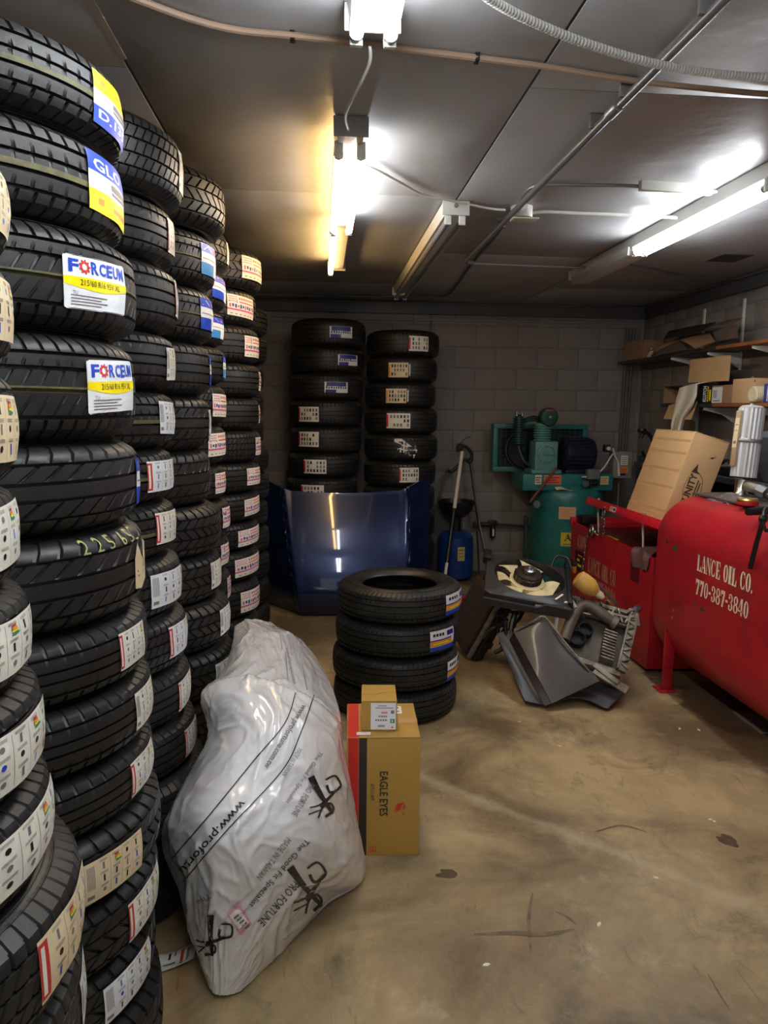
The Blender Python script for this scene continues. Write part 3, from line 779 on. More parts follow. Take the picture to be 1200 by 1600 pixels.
def sticker_print(kind, w, h, rng):
    P = Print(); n = 10
    if kind in ('eu', 'eur'): return eu_print(w, h, rng, kind == 'eur')
    if kind == 'torn':
        P.poly([(0, h*.1), (w*.5, 0), (w, h*.1), (w, h*.9), (w*.7, h), (w*.5, h*.6), (w*.2, h), (0, h*.7)], paper_tan, 0); return P
    if kind == 'forceum':
        P.poly([(0, h*.04), (w*.03, 0), (w*.5, 0), (w*.97, 0), (w, h*.04), (w, h*.5), (w, h*.96), (w*.97, h), (w*.5, h), (w*.05, h), (0, h*.95), (0, h*.5)], paper_cool, -1)
        P.rect(w*.004, h*.02, w*.996, h*.98, paper_cool, 0, n)
        P.text('F', w*.06, h*.68, w*.19, h*.92, ink_blue, 3, .03)
        cx, cy = w*.27, h*.8
        P.ring(cx, cy, w*.036, w*.062, ink_red, 3, 20)
        for i in range(9): P.disc(cx+w*.068*cos(i*.698), cy+w*.068*sin(i*.698), w*.013, ink_red, 3, 6)
        for i, ch in enumerate('RCEUM'): P.text(ch, w*(.36+.12*i), h*.68, w*(.36+.12*i+.105), h*.92, ink_blue, 3, .03)
        top = [(w*i/n, h*.58) for i in range(n+1)]; bot = [(w*i/n, h*(.46-.1*sin(pi*i/n))) for i in range(n, -1, -1)]
        for i in range(n):
            P.poly([(w*i/n, h*(.46-.1*sin(pi*i/n))), (w*(i+1)/n, h*(.46-.1*sin(pi*(i+1)/n))), (w*(i+1)/n, h*.6), (w*i/n, h*.6)], ink_yellow, 2)
        P.text('215/60 R16 95V XL', w*.2, h*.45, w*.84, h*.56, ink_black, 4)
        for q in range(4): P.rect(w*.08, h*(.08+.055*q), w*(.5+.1*(q % 2)), h*(.1+.055*q), ink_grey, 2, 4)
        P.text('TU', w*.1, h*.27, w*.17, h*.34, ink_grey, 2)
        return P
    if kind in ('dsp', 'glo'):
        P.rect(0, 0, w, h, paper_cool, 0, n)
        y0, y1, b0, b1 = (h*.64, h, 0, h*.34) if kind == 'dsp' else (0, h*.36, h*.66, h)
        P.rect(0, y0, w, y1, ink_yellow, 1, n); P.rect(0, b0, w, b1, ink_blue, 1, n)
        if kind == 'dsp': P.text('D.135', w*.08, b0+h*.12, w*.86, b1-h*.05, ink_white, 3, .02)
        else: P.text('GLO', w*.08, b0+h*.04, w*.7, b1-h*.1, ink_white, 3, .02)
        P.rect(w*.4, h*.42, w*.9, h*.47, ink_grey, 2, 5); P.rect(w*.4, h*.5, w*.86, h*.6, ink_grey, 2, 5)
        P.rect(w*.14, (y0+y1)/2-h*.05, w*.24, (y0+y1)/2+h*.06, ink_orange, 2); P.rect(w*.45, (y0+y1)/2-h*.05, w*.9, (y0+y1)/2+h*.03, ink_orange, 2, 4)
        return P
    if kind in ('blue', 'navy'):
        c = ink_blue if kind == 'blue' else ink_navy
        P.rect(0, 0, w, h, paper_cool, 0, n)
        if kind == 'blue':
            P.rect(0, h*.72, w, h, c, 1, 6); P.rect(0, 0, w*.62, h*.38, ink_sky if rng.random() < .5 else c, 1, 6)
            P.disc(w*.7, h*.84, w*.1, ink_pink, 2, 10, h*.06); P.rect(w*.05, h*.5, w*.95, h*.53, ink_grey, 1, 5)
            P.stroke([(w*.1, h*.78), (w*.3, h*.94), (w*.5, h*.8)], h*.03, ink_white, 2)
        else:
            P.rect(w*.08, h*.6, w*.92, h*.98, c, 1, 6); P.rect(w*.04, 0, w*.48, h*.3, c, 1, 4)
            for i in range(9): P.rect(w*(.06+.1*i), h*.38, w*(.06+.1*i+.06), h*(.5+.12*rng.random()), ink_navy, 2)
        return P
    if kind == 'pink':
        P.rect(0, 0, w, h, paper, 0, n)
        P.rect(0, h*.26, w, h*.34, ink_pink, 1, 6)
        P.poly([(w*.04, h*.64), (w*.3, h*.62), (w*.3, h*.94), (w*.04, h*.96)], ink_navy, 1)
        for q in range(3): P.rect(w*.04, h*(.68+.1*q), w*.3, h*(.71+.1*q), ink_pink, 2)
        for i in range(8): P.rect(w*(.36+.075*i), h*.8, w*(.36+.075*i+.045), h*.9, ink_red, 1)
        P.rect(w*.36, h*.66, w*.95, h*.71, ink_red, 1, 4)
        for i in range(11): P.rect(w*(.05+.085*i), h*(.38+.04*(i % 2)), w*(.05+.085*i+.055), h*(.52+.06*rng.random()), ink_navy if i % 3 else ink_pink, 2)
        for i in range(6): P.rect(w*(.08+.15*i), h*.08, w*(.08+.15*i+.07), h*.12, ink_grey, 1)
        return P
    if kind in ('code', 'cream', 'scrap'):
        b = paper_tan if kind == 'cream' else paper
        if kind == 'scrap':
            P.poly([(0, h*.9), (w*.3, h*1.05), (w*.55, h*.86), (w, h*.6), (w*.86, 0), (w*.45, h*.2), (w*.2, h*.1), (w*.12, h*.3), (w*.34, h*.5), (w*.3, h*.66), (0, h*.7)], b, 0)
        else:
            P.rect(0, 0, w, h, b, 0, n)
            P.rect(0, h*.1, w*.08, h*.9, ink_red if kind == 'code' else ink_orange, 1)
            if kind == 'cream': P.rect(w*1.04, h*.1, w*1.1, h*.9, paper, 0)
        for i in range(6):
            x = w*(.16+.14*i)
            for j in range(3):
                if rng.random() < .75: P.rect(x, h*(.12+.28*j), x+w*.08, h*(.12+.28*j+.2), rng.choice([ink_black, ink_black, ink_grey, ink_grey]), 1)
        return P
    if kind == 'orange':
        P.rect(0, 0, w, h, paper_cool, 0, n); P.rect(0, h*.24, w, h*.5, ink_orange, 1, n); P.rect(0, 0, w, h*.22, ink_blue, 1, n); P.rect(0, h*.5, w, h*.56, ink_navy, 1, n)
        for i in range(4): P.rect(w*(.1+.11*i), h*.72, w*(.1+.11*i+.08), h*.86, ink_black, 2)
        P.rect(w*.64, h*.66, w*.95, h*.9, ink_navy, 2); P.rect(w*.1, h*.32, w*.7, h*.4, ink_yellow, 2, 5); P.rect(w*.85, h*.3, w*.97, h*.6, ink_white, 3)
        return P
ORD = 'topmost second third fourth fifth sixth seventh eighth ninth tenth eleventh twelfth thirteenth fourteenth fifteenth sixteenth'.split()
STACK = {'A': 'stack cut off by the left edge', 'B': 'tall left foreground stack that nearly reaches the ceiling', 'C': 'left-row stack just behind the tall foreground one',
         'D': 'left-row stack, fourth counted from the camera', 'E': 'narrow left-row stack, fifth counted from the camera', 'F': 'left-row stack beside the blue hood',
         'G': 'dark stack half hidden behind the left row', 'H': 'left one of the two back-wall stacks', 'I': 'right one of the two back-wall stacks', 'J': 'short free-standing stack of four'}
GROUP = {'A': 'tyres of the left row', 'B': 'tyres of the left row', 'C': 'tyres of the left row', 'D': 'tyres of the left row', 'E': 'tyres of the left row', 'F': 'tyres of the left row',
         'G': 'tyres of the left row', 'H': 'tyres stacked at the back wall', 'I': 'tyres stacked at the back wall', 'J': 'tyres of the short front stack'}
KIND = {'eu': 'pale printed label', 'eur': 'pale label with red edge', 'torn': 'torn cream label', 'forceum': 'white, yellow and blue label', 'dsp': 'yellow-topped blue label', 'glo': 'blue-topped yellow label',
        'blue': 'blue and white label', 'navy': 'navy and white label', 'pink': 'pink and white label', 'code': 'white coded label', 'cream': 'cream label', 'scrap': 'torn white label', 'orange': 'white, orange and blue label'}
BAND = {}
for key, (cy, rows) in TYRES.items():
    for i, (x, z0, z1, R, vi, st) in enumerate(rows):
        zc = (z0+z1)/2; W = z1-z0
        lab = f"black tyre, {ORD[i]} from top of {STACK[key]}" if i else f"black tyre on top of {STACK[key]}"
        if st: lab += f", {KIND[st[2]]}"
        words = lab.split()
        if len(words) > 16: lab = ' '.join(lab.replace('black tyre', 'tyre').replace(' of the ', ' of ').replace(', counted', '').split()[:16]).rstrip(',')
        rng = random.Random(hash((i*7+ord(key[0])*131)) % 9999)
        t = thing('car_tyre', lab, 'tyre', (x, cy, zc), group=GROUP[key])
        sc = (R/R0, R/R0, W/W0)
        tr = link('tread', TREAD[vi], t); tr.scale = sc; tr.rotation_euler.z = rng.uniform(0, 6.28)
        for s in (0, 1):
            sw = link('sidewall', SIDE, t); sw.scale = (sc[0], sc[1], sc[2]); sw.rotation_euler = (pi*s, 0, rng.uniform(0, 6))
        if st:
            a0, a1, kind, hs = st
            h = W*hs; w = (a1-a0)*R; ph = rng.uniform(0, 9); off = rng.uniform(-.04, .04)*W
            tilt = -.28 if kind == 'scrap' else rng.uniform(-.05, .05) if key in 'ABCDEF' else 0
            def fn(u, v, hh, R=R, a0=a0, w=w, h=h, ph=ph, off=off, W=W, tilt=tilt):
                z = v-h/2+off+tilt*(u-w/2)
                r = R-crown(2*z/W)+.003+hh+.001*sin(u*60+ph)*sin(v*70+ph)
                a = a0+u/R
                return Vector((r*cos(a), r*sin(a), z))
            sticker_print(kind, w, h, rng).lay(MB(), fn).build('sticker', t, 60)
        if key == 'B' and i == 6-1:      # chalked size on the shoulder of this tyre
            def fc(u, v, hh, R=R, W=W):
                z = W*.30+v; r = R-crown(2*z/W)+.002+hh; a = -.62+u/R
                return Vector((r*cos(a), r*sin(a), z))
            ck = Print(); chalk = mat('yellow chalk', (168, 164, 104), .9)
            for q, ch in enumerate(['2', '2', '5', '6', '5', '1']): ck.text(ch, .036*q + (.01 if q > 2 else 0), 0, .036*q+.018 + (.01 if q > 2 else 0), W*.14, chalk, 1)
            ck.lay(MB(), fc).build('chalk_size', t, 0)['kind'] = 'stuff'
# ================================================================ FRONT CARTONS
def carton_box(mb, o, ex, ey, ez, d, m, bev=.004):
    "box with its lower corner at o and edges d along unit axes"
    ex, ey, ez = Vector(ex), Vector(ey), Vector(ez)
    mb.box((d[0]/2, d[1]/2, d[2]/2), d, m, frame(o, ex, ey, ez), bev=bev)
a = at(566, 1336, Z=0); b = at(652, 1336, Z=0)
A0 = Vector((a.x-.058, a.y-.004, 0)); ex = Vector((1, -.04, 0)).normalized(); ey = Vector((.04, 1, 0)).normalized(); ez = Vector((0, 0, 1))
BW, BD, BH = .262, .30, .452
t = thing('lamp_carton', 'tall mustard carton with red and black stripe, printed EAGLE EYES', 'box', A0+ex*BW/2+ey*BD/2)
k = shift(MB(), t); carton_box(k, A0, ex, ey, ez, (BW, BD, BH-.004), carton); k.build('carton_body', t)
for s in (0, 1):
    k = shift(MB(), t); carton_box(k, A0+ez*(BH-.004)+ey*(BD/2*s+.001)+ex*.001, ex, ey, ez, (BW-.002, BD/2-.002, .004), carton, .001); k.build('top_flap', t)
red_card = mat('red carton print', (206, 44, 36), .5); blk_card = mat('black carton print', (46, 40, 36), .5)
P = Print(); P.rect(.006, .004, .042, BH-.001, red_card, 0); P.rect(.044, .004, .072, BH-.001, blk_card, 0)
P.text('EAGLE EYES', .118, .155, .148, .325, blk_card, 1, .018, 3); P.text('AUTO LAMP', .085, .215, .099, .28, blk_card, 1, 0, 3)
for q in range(4): P.stroke([(.176+.006*q, .168+.004*q), (.178+.006*q, .186+.003*q), (.184+.004*q, .2)], .0045, red_card, 1)
P.stroke([(.19, .2), (.203, .204), (.209, .192), (.204, .18)], .006, red_card, 1)
P.ring(.204, .163, .002, .004, red_card, 1, 10)
P.rect(.084, .016, .106, .038, red_card, 1); P.rect(.0865, .0185, .1035, .0355, carton, 2); P.stroke([(.095, .022), (.095, .033)], .004, red_card, 3); P.rect(.089, .02, .101, .0225, red_card, 3)
k = shift(MB(), t); P.lay(k, flat(A0-ey*.0012, ex, ez)); k.build('front_print', t, 0)
k = shift(MB(), t); Print().rect(.004, .003, .044, BD-.003, red_card, 0).lay(k, flat(A0+ez*(BH+.0006), ex, ey)); k.build('top_stripe', t, 0)
k = shift(MB(), t); Print().rect(.046, .12, BW, .16, tape, 0).rect(.165, .2, .21, .27, paper, 1).rect(.172, .21, .18, .26, ink_grey, 2).rect(.19, .245, .2, .26, ink_grey, 2).rect(.185, .215, .2, .225, ink_grey, 2).lay(k, flat(A0+ez*(BH+.0006), ex, ey)); k.build('top_label', t, 0)
# small box on top
c0 = A0+ez*(BH+.0012)+ex*.052+ey*.052; ex2 = Vector((1, -.06, 0)).normalized(); ey2 = Vector((.06, 1, 0)).normalized()
SW, SD, SH = .128, .16, .112
t = thing('small_carton', 'small plain mustard box with white shipping label on the tall carton', 'box', c0+ex2*SW/2+ey2*SD/2)
k = shift(MB(), t); carton_box(k, c0, ex2, ey2, ez, (SW, SD, SH-.003), carton); k.build('carton_body', t)
k = shift(MB(), t)
k.prism([(.002, .002), (SW-.002, .002), (SW-.002, SD*.5), (SW*.62, SD*.52), (SW*.5, SD*.42), (.002, SD*.4)], .003, carton, frame(c0+ez*(SH-.003), ex2, ey2, ez)); k.build('top_flap', t)
k = shift(MB(), t); k.prism([(.002, SD*.42), (SW*.48, SD*.44), (SW*.6, SD*.54), (SW-.002, SD*.52), (SW-.002, SD-.002), (.002, SD-.002)], .0025, carton, frame(c0+ez*(SH-.003), ex2, ey2, ez)); k.build('top_flap', t)
P = Print(); x0, x1, y0, y1 = .034, .124, .006, .106; P.rect(x0, y0, x1, y1, paper_cool, 0)
for yy, xa, xb in ((.094, .06, .09), (.086, .05, .115), (.02, .06, .085), (.016, .06, .085)): P.rect(xa, yy, xb, yy+.003, ink_grey, 1)
for q, (xa, xb) in enumerate(((.072, .094), (.062, .094), (.05, .094))):
    for z in range(5): P.rect(xa+(xb-xa)*z/5, .066-.014*q, xa+(xb-xa)*(z+.7)/5, .073-.014*q, ink_red if q == 0 else ink_grey, 1)
P.rect(.106, .066, .118, .078, ink_grey, 1); P.rect(.104, .03, .12, .046, ink_green, 1); P.rect(.109, .034, .113, .042, ink_white, 2); P.poly([(.106, .012), (.116, .012), (.112, .02)], ink_red, 1)
k = shift(MB(), t); P.lay(k, flat(c0-ey2*.0012, ex2, ez)); k.build('shipping_label', t, 0)
k = MB(); k.box((0, 0, .001), (.05, .022, .002), paper_cool, Matrix.Translation(A0+ez*(BH+.0014)+ex*.06+ey*.028) @ rotm(.0, 0, -.05), bev=.0005)
tag(k.build('paper_slip'), 'white paper slip lying on the tall carton before the small box', 'paper')

# ================================================================ BAGGED BUMPER: white printed plastic bag
bag_m = mat('white poly bag', (226, 225, 225), .2, bump=.35, bscale=9, bdist=.012, spec=.6, coat=.6)
for n_ in bag_m.node_tree.nodes:
    if n_.type == 'TEX_NOISE': n_.noise_type = 'RIDGED_MULTIFRACTAL'; n_.inputs['Detail'].default_value = 3; n_.inputs['Roughness'].default_value = .45
# control rows from the near tip to the far end: left, middle, right as photograph pixel + depth
ROWS = [
 [(326, 1541, 1.815), (350, 1556, 1.79), (385, 1540, 1.835)],
 [(300, 1470, 1.87), (372, 1462, 1.75), (446, 1486, 1.97)],
 [(279, 1392, 1.93), (395, 1375, 1.72), (510, 1412, 2.14)],
 [(252, 1305, 2.00), (408, 1290, 1.74), (568, 1368, 2.25)],
 [(296, 1208, 2.12), (430, 1205, 1.88), (556, 1270, 2.30)],
 [(326, 1146, 2.20), (440, 1130, 2.04), (537, 1175, 2.37)],
 [(314, 1084, 2.34), (425, 1072, 2.26), (528, 1098, 2.60)],
 [(346, 1052, 2.56), (430, 1025, 2.60), (503, 1042, 3.0)],
 [(362, 1012, 2.86), (425, 985, 2.98), (472, 1003, 3.4)],
 [(366, 978, 3.22), (396, 966, 3.3), (424, 978, 3.5)],
]
def bag_pt(u, v):
    P = [[at(x, y, Y=d) for x, y, d in r] for r in ROWS]
    def cr(p0, p1, p2, p3, t): return .5*((2*p1)+(p2-p0)*t+(2*p0-5*p1+4*p2-p3)*t*t+(3*p1-p0-3*p2+p3)*t*t*t)
    f = v*(len(P)-1); i = min(int(f), len(P)-2); t = f-i
    R = [cr(P[max(i-1, 0)][c], P[i][c], P[i+1][c], P[min(i+2, len(P)-1)][c], t) for c in range(3)]
    # arch through the three points, fuller than a parabola
    s = 2*u-1; e = 1-abs(s)**2.4
    lin_ = R[0]*(1-u)+R[2]*u
    return lin_ + (R[1]-(R[0]+R[2])/2)*e
NU, NV = 110, 210
FP = [[bag_pt(i/NU, j/NV) for i in range(NU+1)] for j in range(NV+1)]
V = []; F = []
def ridge(p, s): return 1-abs(noise.noise(p*s))*2
cen = []
for j in range(NV+1):
    for i in range(NU+1):
        p = FP[j][i]
        du = FP[j][min(i+1, NU)]-FP[j][max(i-1, 0)]; dv = FP[min(j+1, NV)][i]-FP[max(j-1, 0)][i]
        n = du.cross(dv); n = n.normalized() if n.length > 1e-9 else Vector((0, -1, 0))
        if n.y > 0 and abs(n.y) > abs(n.z): n = -n
        q = Vector((i/NU*1.5, j/NV*3.2, 0))
        wob = noise.noise_vector(q*2.2)*.35
        rg = lambda s_, o_: max(0, 1-abs(noise.noise((q+wob*1.3+o_)*s_))*3.2)**2
        rg2 = lambda s_, o_: max(0, 1-abs(noise.noise((q+wob*.7+o_)*s_))*7)
        d = (.012*noise.noise((q+wob)*2.0)+.010*rg(1.5, Vector((2, 0, 4)))+.007*rg2(2.6, Vector((5, 2, 1)))+.005*rg2(5.2, Vector((1, 7, 3)))+.003*rg2(9, Vector((4, 1, 3))))*(1-.45*j/NV)-.006
        e = min(i, NU-i)/NU; d *= min(1, .35+e*6)*min(1, .25+j/NV*7)
        # the loose mouth of the bag is folded over the rest: a step in the film
        vf = .675+.03*sin(i/NU*5+.6)-.04*abs(2*i/NU-1)**3; g_ = (vf-j/NV)/.012
        d += .022*min(max(g_, 0), 1)*max(0, 1-(vf-j/NV)/.3)*min(1, .2+e*8)
        pp = p + n*d; pp.z = max(pp.z, .004)
        V.append(pp)
W_ = NU+1
for j in range(NV):
    for i in range(NU): F.append((j*W_+i, j*W_+i+1, (j+1)*W_+i+1, (j+1)*W_+i))
bvh = BVHTree.FromPolygons(V, F)
# back half: the same outline with a hollow belly pushed away from the viewer and kept above the floor
K = len(V)
for j in range(NV+1):
    for i in range(NU+1):
        s = i/NU; e = sin(pi*s)**.6*sin(pi*min(max(j/NV, 0), 1))**.4
        p = FP[j][0]*(1-s)+FP[j][NU]*s
        p = p + Vector((.03, .05, -.10))*e; p.z = max(p.z, .003)
        if i in (0, NU) or j in (0, NV): p = V[j*W_+i].copy()
        V.append(p)
for j in range(NV):
    for i in range(NU): F.append((K+j*W_+i, K+(j+1)*W_+i, K+(j+1)*W_+i+1, K+j*W_+i+1))
bag = thing('parts_bag', 'big white plastic bag with black printing around a long car part', 'bag', (0, 2.3, 0))
k = shift(MB(), bag); k.add(V, F, bag_m); k.build('bag_film', bag, 180)
bag_ink = mat('bag ink', (30, 30, 34), .4); bag_grey = mat('faint bag ink', (120, 118, 120), .5)
def on_bag(px, py, lift=.0045):
    d = ray(px, py).normalized(); h = bvh.ray_cast(CAM, d)
    return None if h[0] is None else h[0]-d*lift
def bag_print(items):
    "lettering laid on the film; each item is a list of 2D triangles about a photograph pixel"
    mb = shift(MB(), bag)
    for P, T, m in items:
        Q = [on_bag(x, y) for x, y in P]
        for t_ in T:
            if all(Q[i] is not None for i in t_) and max((Q[a_]-Q[b_]).length for a_ in t_ for b_ in t_) < .12:
                mb.add([Q[i] for i in t_], [tuple(range(len(t_)))], m)
    return mb
def fine(P, T, lim):
    P = list(P); T = [list(t) for t in T]; out = []
    while T:
        t = T.pop(); e = [(hypot(P[t[i]][0]-P[t[(i+1) % 3]][0], P[t[i]][1]-P[t[(i+1) % 3]][1]), i) for i in range(3)]
        l, i = max(e)
        if l <= lim: out.append(tuple(t)); continue
        a, b, c = t[i], t[(i+1) % 3], t[(i+2) % 3]
        P.append(((P[a][0]+P[b][0])/2, (P[a][1]+P[b][1])/2)); m_i = len(P)-1
        T.append([a, m_i, c]); T.append([m_i, b, c])
    return P, out
def bag_text(s, start, end, height, m, bold=0, slant=0):
    "text whose baseline runs from start to end in the photograph; letters rise to the right of the run when height < 0"
    P, T = text_tris(s, bold); dx, dy = end[0]-start[0], end[1]-start[1]; l = hypot(dx, dy); nx, ny = -dy/l, dx/l
    Q = [(start[0]+dx*u+nx*height*v*-1, start[1]+dy*u+ny*height*v*-1) for u, v in P]
    return fine(Q, T, 5)+(m,)
def bag_line(pts, w, m):
    pts = [Vector((x, y, 0)) for x, y in pts]; pts = catmull(pts, 6); S = Print().stroke([(p.x, p.y) for p in pts], w if not isinstance(w, tuple) else [w[0]+(w[1]-w[0])*i/(len(pts)-1) for i in range(len(pts))], m)
    P, T, _, _ = S.items[0]; T3 = [(q[0], q[1], q[2]) for q in T]+[(q[0], q[2], q[3]) for q in T]
    return fine(P, T3, 5)+(m,)
def bag_logo(cx, cy, s, rot):
    c, sn = cos(rot), sin(rot); R_ = lambda x, y: (cx+s*(x*c-y*sn), cy+s*(x*sn+y*c))
    out = []
    for pts, wd in (([(-.5, -.75), (-.1, 0), (.42, .78)], (.3, .12)), ([(.1, -.62), (.5, -.78), (.72, -.35), (.3, -.1), (.15, -.4)], (.07, .12)), ([(.74, -.42), (.3, .1), (-.1, .5)], (.05, .1)),
                    ([(-.55, .52), (-.1, .38), (.55, -.2)], (.05, .09)), ([(-.2, .95), (.0, .5), (.3, .35), (.42, .62), (.1, .9)], (.07, .12)), ([(-.6, .8), (-.1, .62)], (.05, .05))):
        out.append(bag_line([R_(*p) for p in pts], (wd[0]*s, wd[1]*s), bag_ink))
    return out
items = []
items += [bag_line([(268, 1342), (330, 1270), (395, 1190), (445, 1130), (462, 1082)], 1.6, bag_ink), bag_line([(286, 1378), (352, 1300), (440, 1205), (470, 1145), (491, 1086)], 1.6, bag_ink)]
items += [bag_text('www.profortu', (374, 1246), (276, 1356), 17, bag_ink, .01), bag_text('www.profortune.com.tw', (470, 1098), (410, 1196), 13, bag_grey, .01)]
items += [bag_text('MADE IN TAIWAN', (448, 1308), (400, 1370), 10, bag_grey), bag_text('The Good Fit Specialist', (476, 1308), (386, 1412), 12, bag_ink), bag_text('PRO FORTUNE', (459, 1376), (402, 1440), 13, bag_ink),
          bag_text('The Good Fit Specialist', (498, 1172), (444, 1252), 9, bag_grey), bag_text('PRO FORTUNE', (484, 1222), (455, 1272), 10, bag_grey), bag_text('MADE IN TAIWAN', (466, 1168), (440, 1210), 8, bag_grey), bag_text('The', (326, 1395), (306, 1408), 9, bag_grey)]
items += [bag_line([(438, 992), (441, 1015)], 1.3, bag_grey), bag_line([(446, 1018), (450, 1062)], 1.3, bag_grey), bag_line([(458, 1006), (460, 1020)], 1.2, bag_grey), bag_line([(472, 1035), (480, 1078)], 1.3, bag_grey), bag_text('www.profortune', (452, 1010), (464, 1068), -8, bag_grey)]
bag_print(items).build('bag_lettering', bag, 0)['kind'] = 'stuff'
for cx, cy, s, rot in ((505, 1242, 38, 0), (480, 1385, 44, -.15), (332, 1462, 36, .5)):
    bag_print(bag_logo(cx, cy, s, rot)).build('bag_emblem', bag, 0)
def quad(p, m): return fine(p, [(0, 1, 2), (0, 2, 3)], 5)+(m,)
lb = [quad([(354, 1428), (374, 1410), (394, 1444), (376, 1462)], mat('pale pink label', (226, 160, 188), .45)), quad([(358, 1431), (373, 1418), (389, 1442), (375, 1455)], paper)]
mb = bag_print(lb[:1]); 
for q in lb[1:]:
    for i, b_ in enumerate([[on_bag(x, y, .006) for x, y in q[0]]]):
        mb.add(b_, q[1], q[2])
for q in range(5):
    x, y = 365+q*4.2, 1434+q*4
    Pq = [on_bag(x+dx, y+dy, .0085) for dx, dy in ((0, 0), (7, -6), (9, -3.6), (2, 2.4))]
    mb.add(Pq, [(0, 1, 2, 3)], ink_grey)
mb.build('bag_label', bag, 0)
# torn-off label on the floor
fl0 = at(268, 1508, Z=.002)
t = thing('fallen_sticker', 'curled white tyre sticker fallen on the floor by the bag tip', 'sticker', fl0)
def fs(u, v): return Vector((-.045+.11*u, -.035+.075*v+.02*u, .003+.028*u*u+.004*sin(9*v+3*u)))
k = MB(); k.sheet(fs, 10, 6, paper, .0008); k.build('label_sheet', t)
P = Print(); P.rect(.62, .1, .7, .9, ink_red, 1).rect(.2, .3, .5, .38, ink_black, 1).rect(.3, .55, .36, .8, ink_black, 1).rect(.45, .6, .5, .85, ink_grey, 1).rect(.78, .2, .85, .8, ink_grey, 1)
k = MB(); P.lay(k, lambda u, v, h: fs(u, v)+Vector((0, 0, h+.001))); k.build('label_print', t, 0)

# ================================================================ BLUE BONNET leaning on the back stacks
blue_car = mat('metallic dark blue car paint', (15, 36, 80), .3, .5, coat=1, dirt=(40, 56, 96), dscale=7, damt=.18, rvar=.06)
HW = .715
def hood_pt(u, v):
    s = 2*u-1; a = abs(s)
    half = HW*(.86+.14*v**.8)
    x = .19+s*half
    back = 0.0
    back += .05*(s*s)                                  # gentle crown
    cr = (.70-.13*(1-v)**.8) if s < 0 else (.69+.04*(1-v))
    if a > cr: back += .06*min((a-cr)/.018, 1) + .20*max(0, a-cr-.03)/.30
    nose = max(0, .22-v)/.22
    y = 5.38+.36*v+back - .07*sin(pi*min(v*1.02, 1)) + .10*nose**2
    z = .015+.93*v + (.10*max(0, a-.60)/.4 if a > .6 else -.015*cos(a/.6*pi/2))*v**3
    if a > .6: z -= .0
    return Vector((x, y, max(z, .006)))
t = thing('car_bonnet', 'dark blue glossy car bonnet standing on edge before back tyre stacks', 'car part', (.19, 5.6, 0))
k = shift(MB(), t); k.sheet(lambda u, v: hood_pt(u, v), 150, 60, blue_car, -.012); k.build('outer_skin', t, 50)
k = shift(MB(), t)
for s in (.14, .86):
    k.tube([hood_pt(s, v/12)+Vector((0, .035, 0)) for v in range(1, 13)], .016, black_matte, 6)
k.build('inner_brace', t)['kind'] = 'stuff'

# ================================================================ OIL DRAIN, POLE, HOSE at the back wall
bx, by = 1.272, 6.70
blue_drum = mat('blue drum enamel', (18, 58, 124), .35, var=.12, vscale=6, dirt=(18, 30, 50), dscale=8, damt=.5)
t = thing('oil_drain', 'blue waste oil drain tank with black bowl on top', 'oil drain', (bx, by, 0))
k = MB(); k.lathe([(.15, .02), (.168, .03), (.172, .1), (.172, .36), (.165, .41), (.12, .45), (.075, .465)], blue_drum, 32); k.build('drum', t)
k = MB(); k.lathe([(.05, .46), (.05, .60), (.03, .6)], black_plastic, 20); k.cyl((.06, -.05, .5), (.06, -.05, .56), .012, steel, 10); k.build('neck', t)
k = MB(); k.lathe([(.03, .58), (.09, .60), (.15, .66), (.176, .735), (.18, .75), (.17, .75), (.14, .67), (.05, .615), (.0, .61)], black_plastic, 36, cap=False); k.build('bowl', t)
k = MB(); Print().rect(-.035, -.065, .035, .065, mat('yellow tag', (196, 186, 96), .5), 0).rect(-.025, .03, .025, .045, ink_grey, 1).rect(-.025, 0, .02, .01, ink_grey, 1).rect(-.025, -.03, .025, -.02, ink_grey, 1).lay(k, lambda u, v, h: Vector((.174*sin(u/.174+.15)+h*0, -.174*cos(u/.174+.15)-h-.001, .27+v))); k.build('drum_label', t, 0)
for q in (-1, 1):
    k = MB(); k.cyl((q*.11, -.02, .025), (q*.13, -.02, .025), .025, black_matte, 14); k.build('caster', t)
pa, pb = at(722, 706, Y=6.64), at(697, 889, Y=6.12)
ln = pb-pa; fl_ = Vector((pb.x, pb.y, 0))
e = pa + ln*((pa.z-.01)/(pa.z-pb.z))
t = thing('broom_pole', 'white wooden pole with black sleeve leaning by the blue drain', 'pole', e)
k = shift(MB(), t); k.cyl(pa, pa+ln*.5, .017, mat('bare white wood', (232, 222, 204), .6), 12); k.build('upper_shaft', t)
k = shift(MB(), t); k.cyl(pa+ln*.5, pa+ln*.95, .019, black_plastic, 12); k.build('sleeve', t)
k = shift(MB(), t); k.cyl(pa+ln*.95, e, .014, MATS['bare white wood'], 12); k.build('lower_shaft', t)
Yh = 6.78
t = thing('air_hose', 'coiled black hose with thin steel rods hung on back wall', 'hose', at(728, 700, Y=Yh))
k = shift(MB(), t); k.tube([at(x, y, Y=Yh) for x, y in [(700, 735), (705, 737), (716, 728), (726, 718), (734, 722), (737, 710), (730, 700), (722, 697), (716, 700), (716, 706)]], .016, black_plastic, 10, smooth=6); k.build('hose', t)
k = shift(MB(), t); k.lathe([(.03, -.015), (.036, 0), (.03, .015)], black_matte, 16, frame(at(719, 699, Y=Yh), Vector((1, 0, 0)), Vector((0, 0, 1)), Vector((0, -1, 0)))); k.build('reel_head', t)
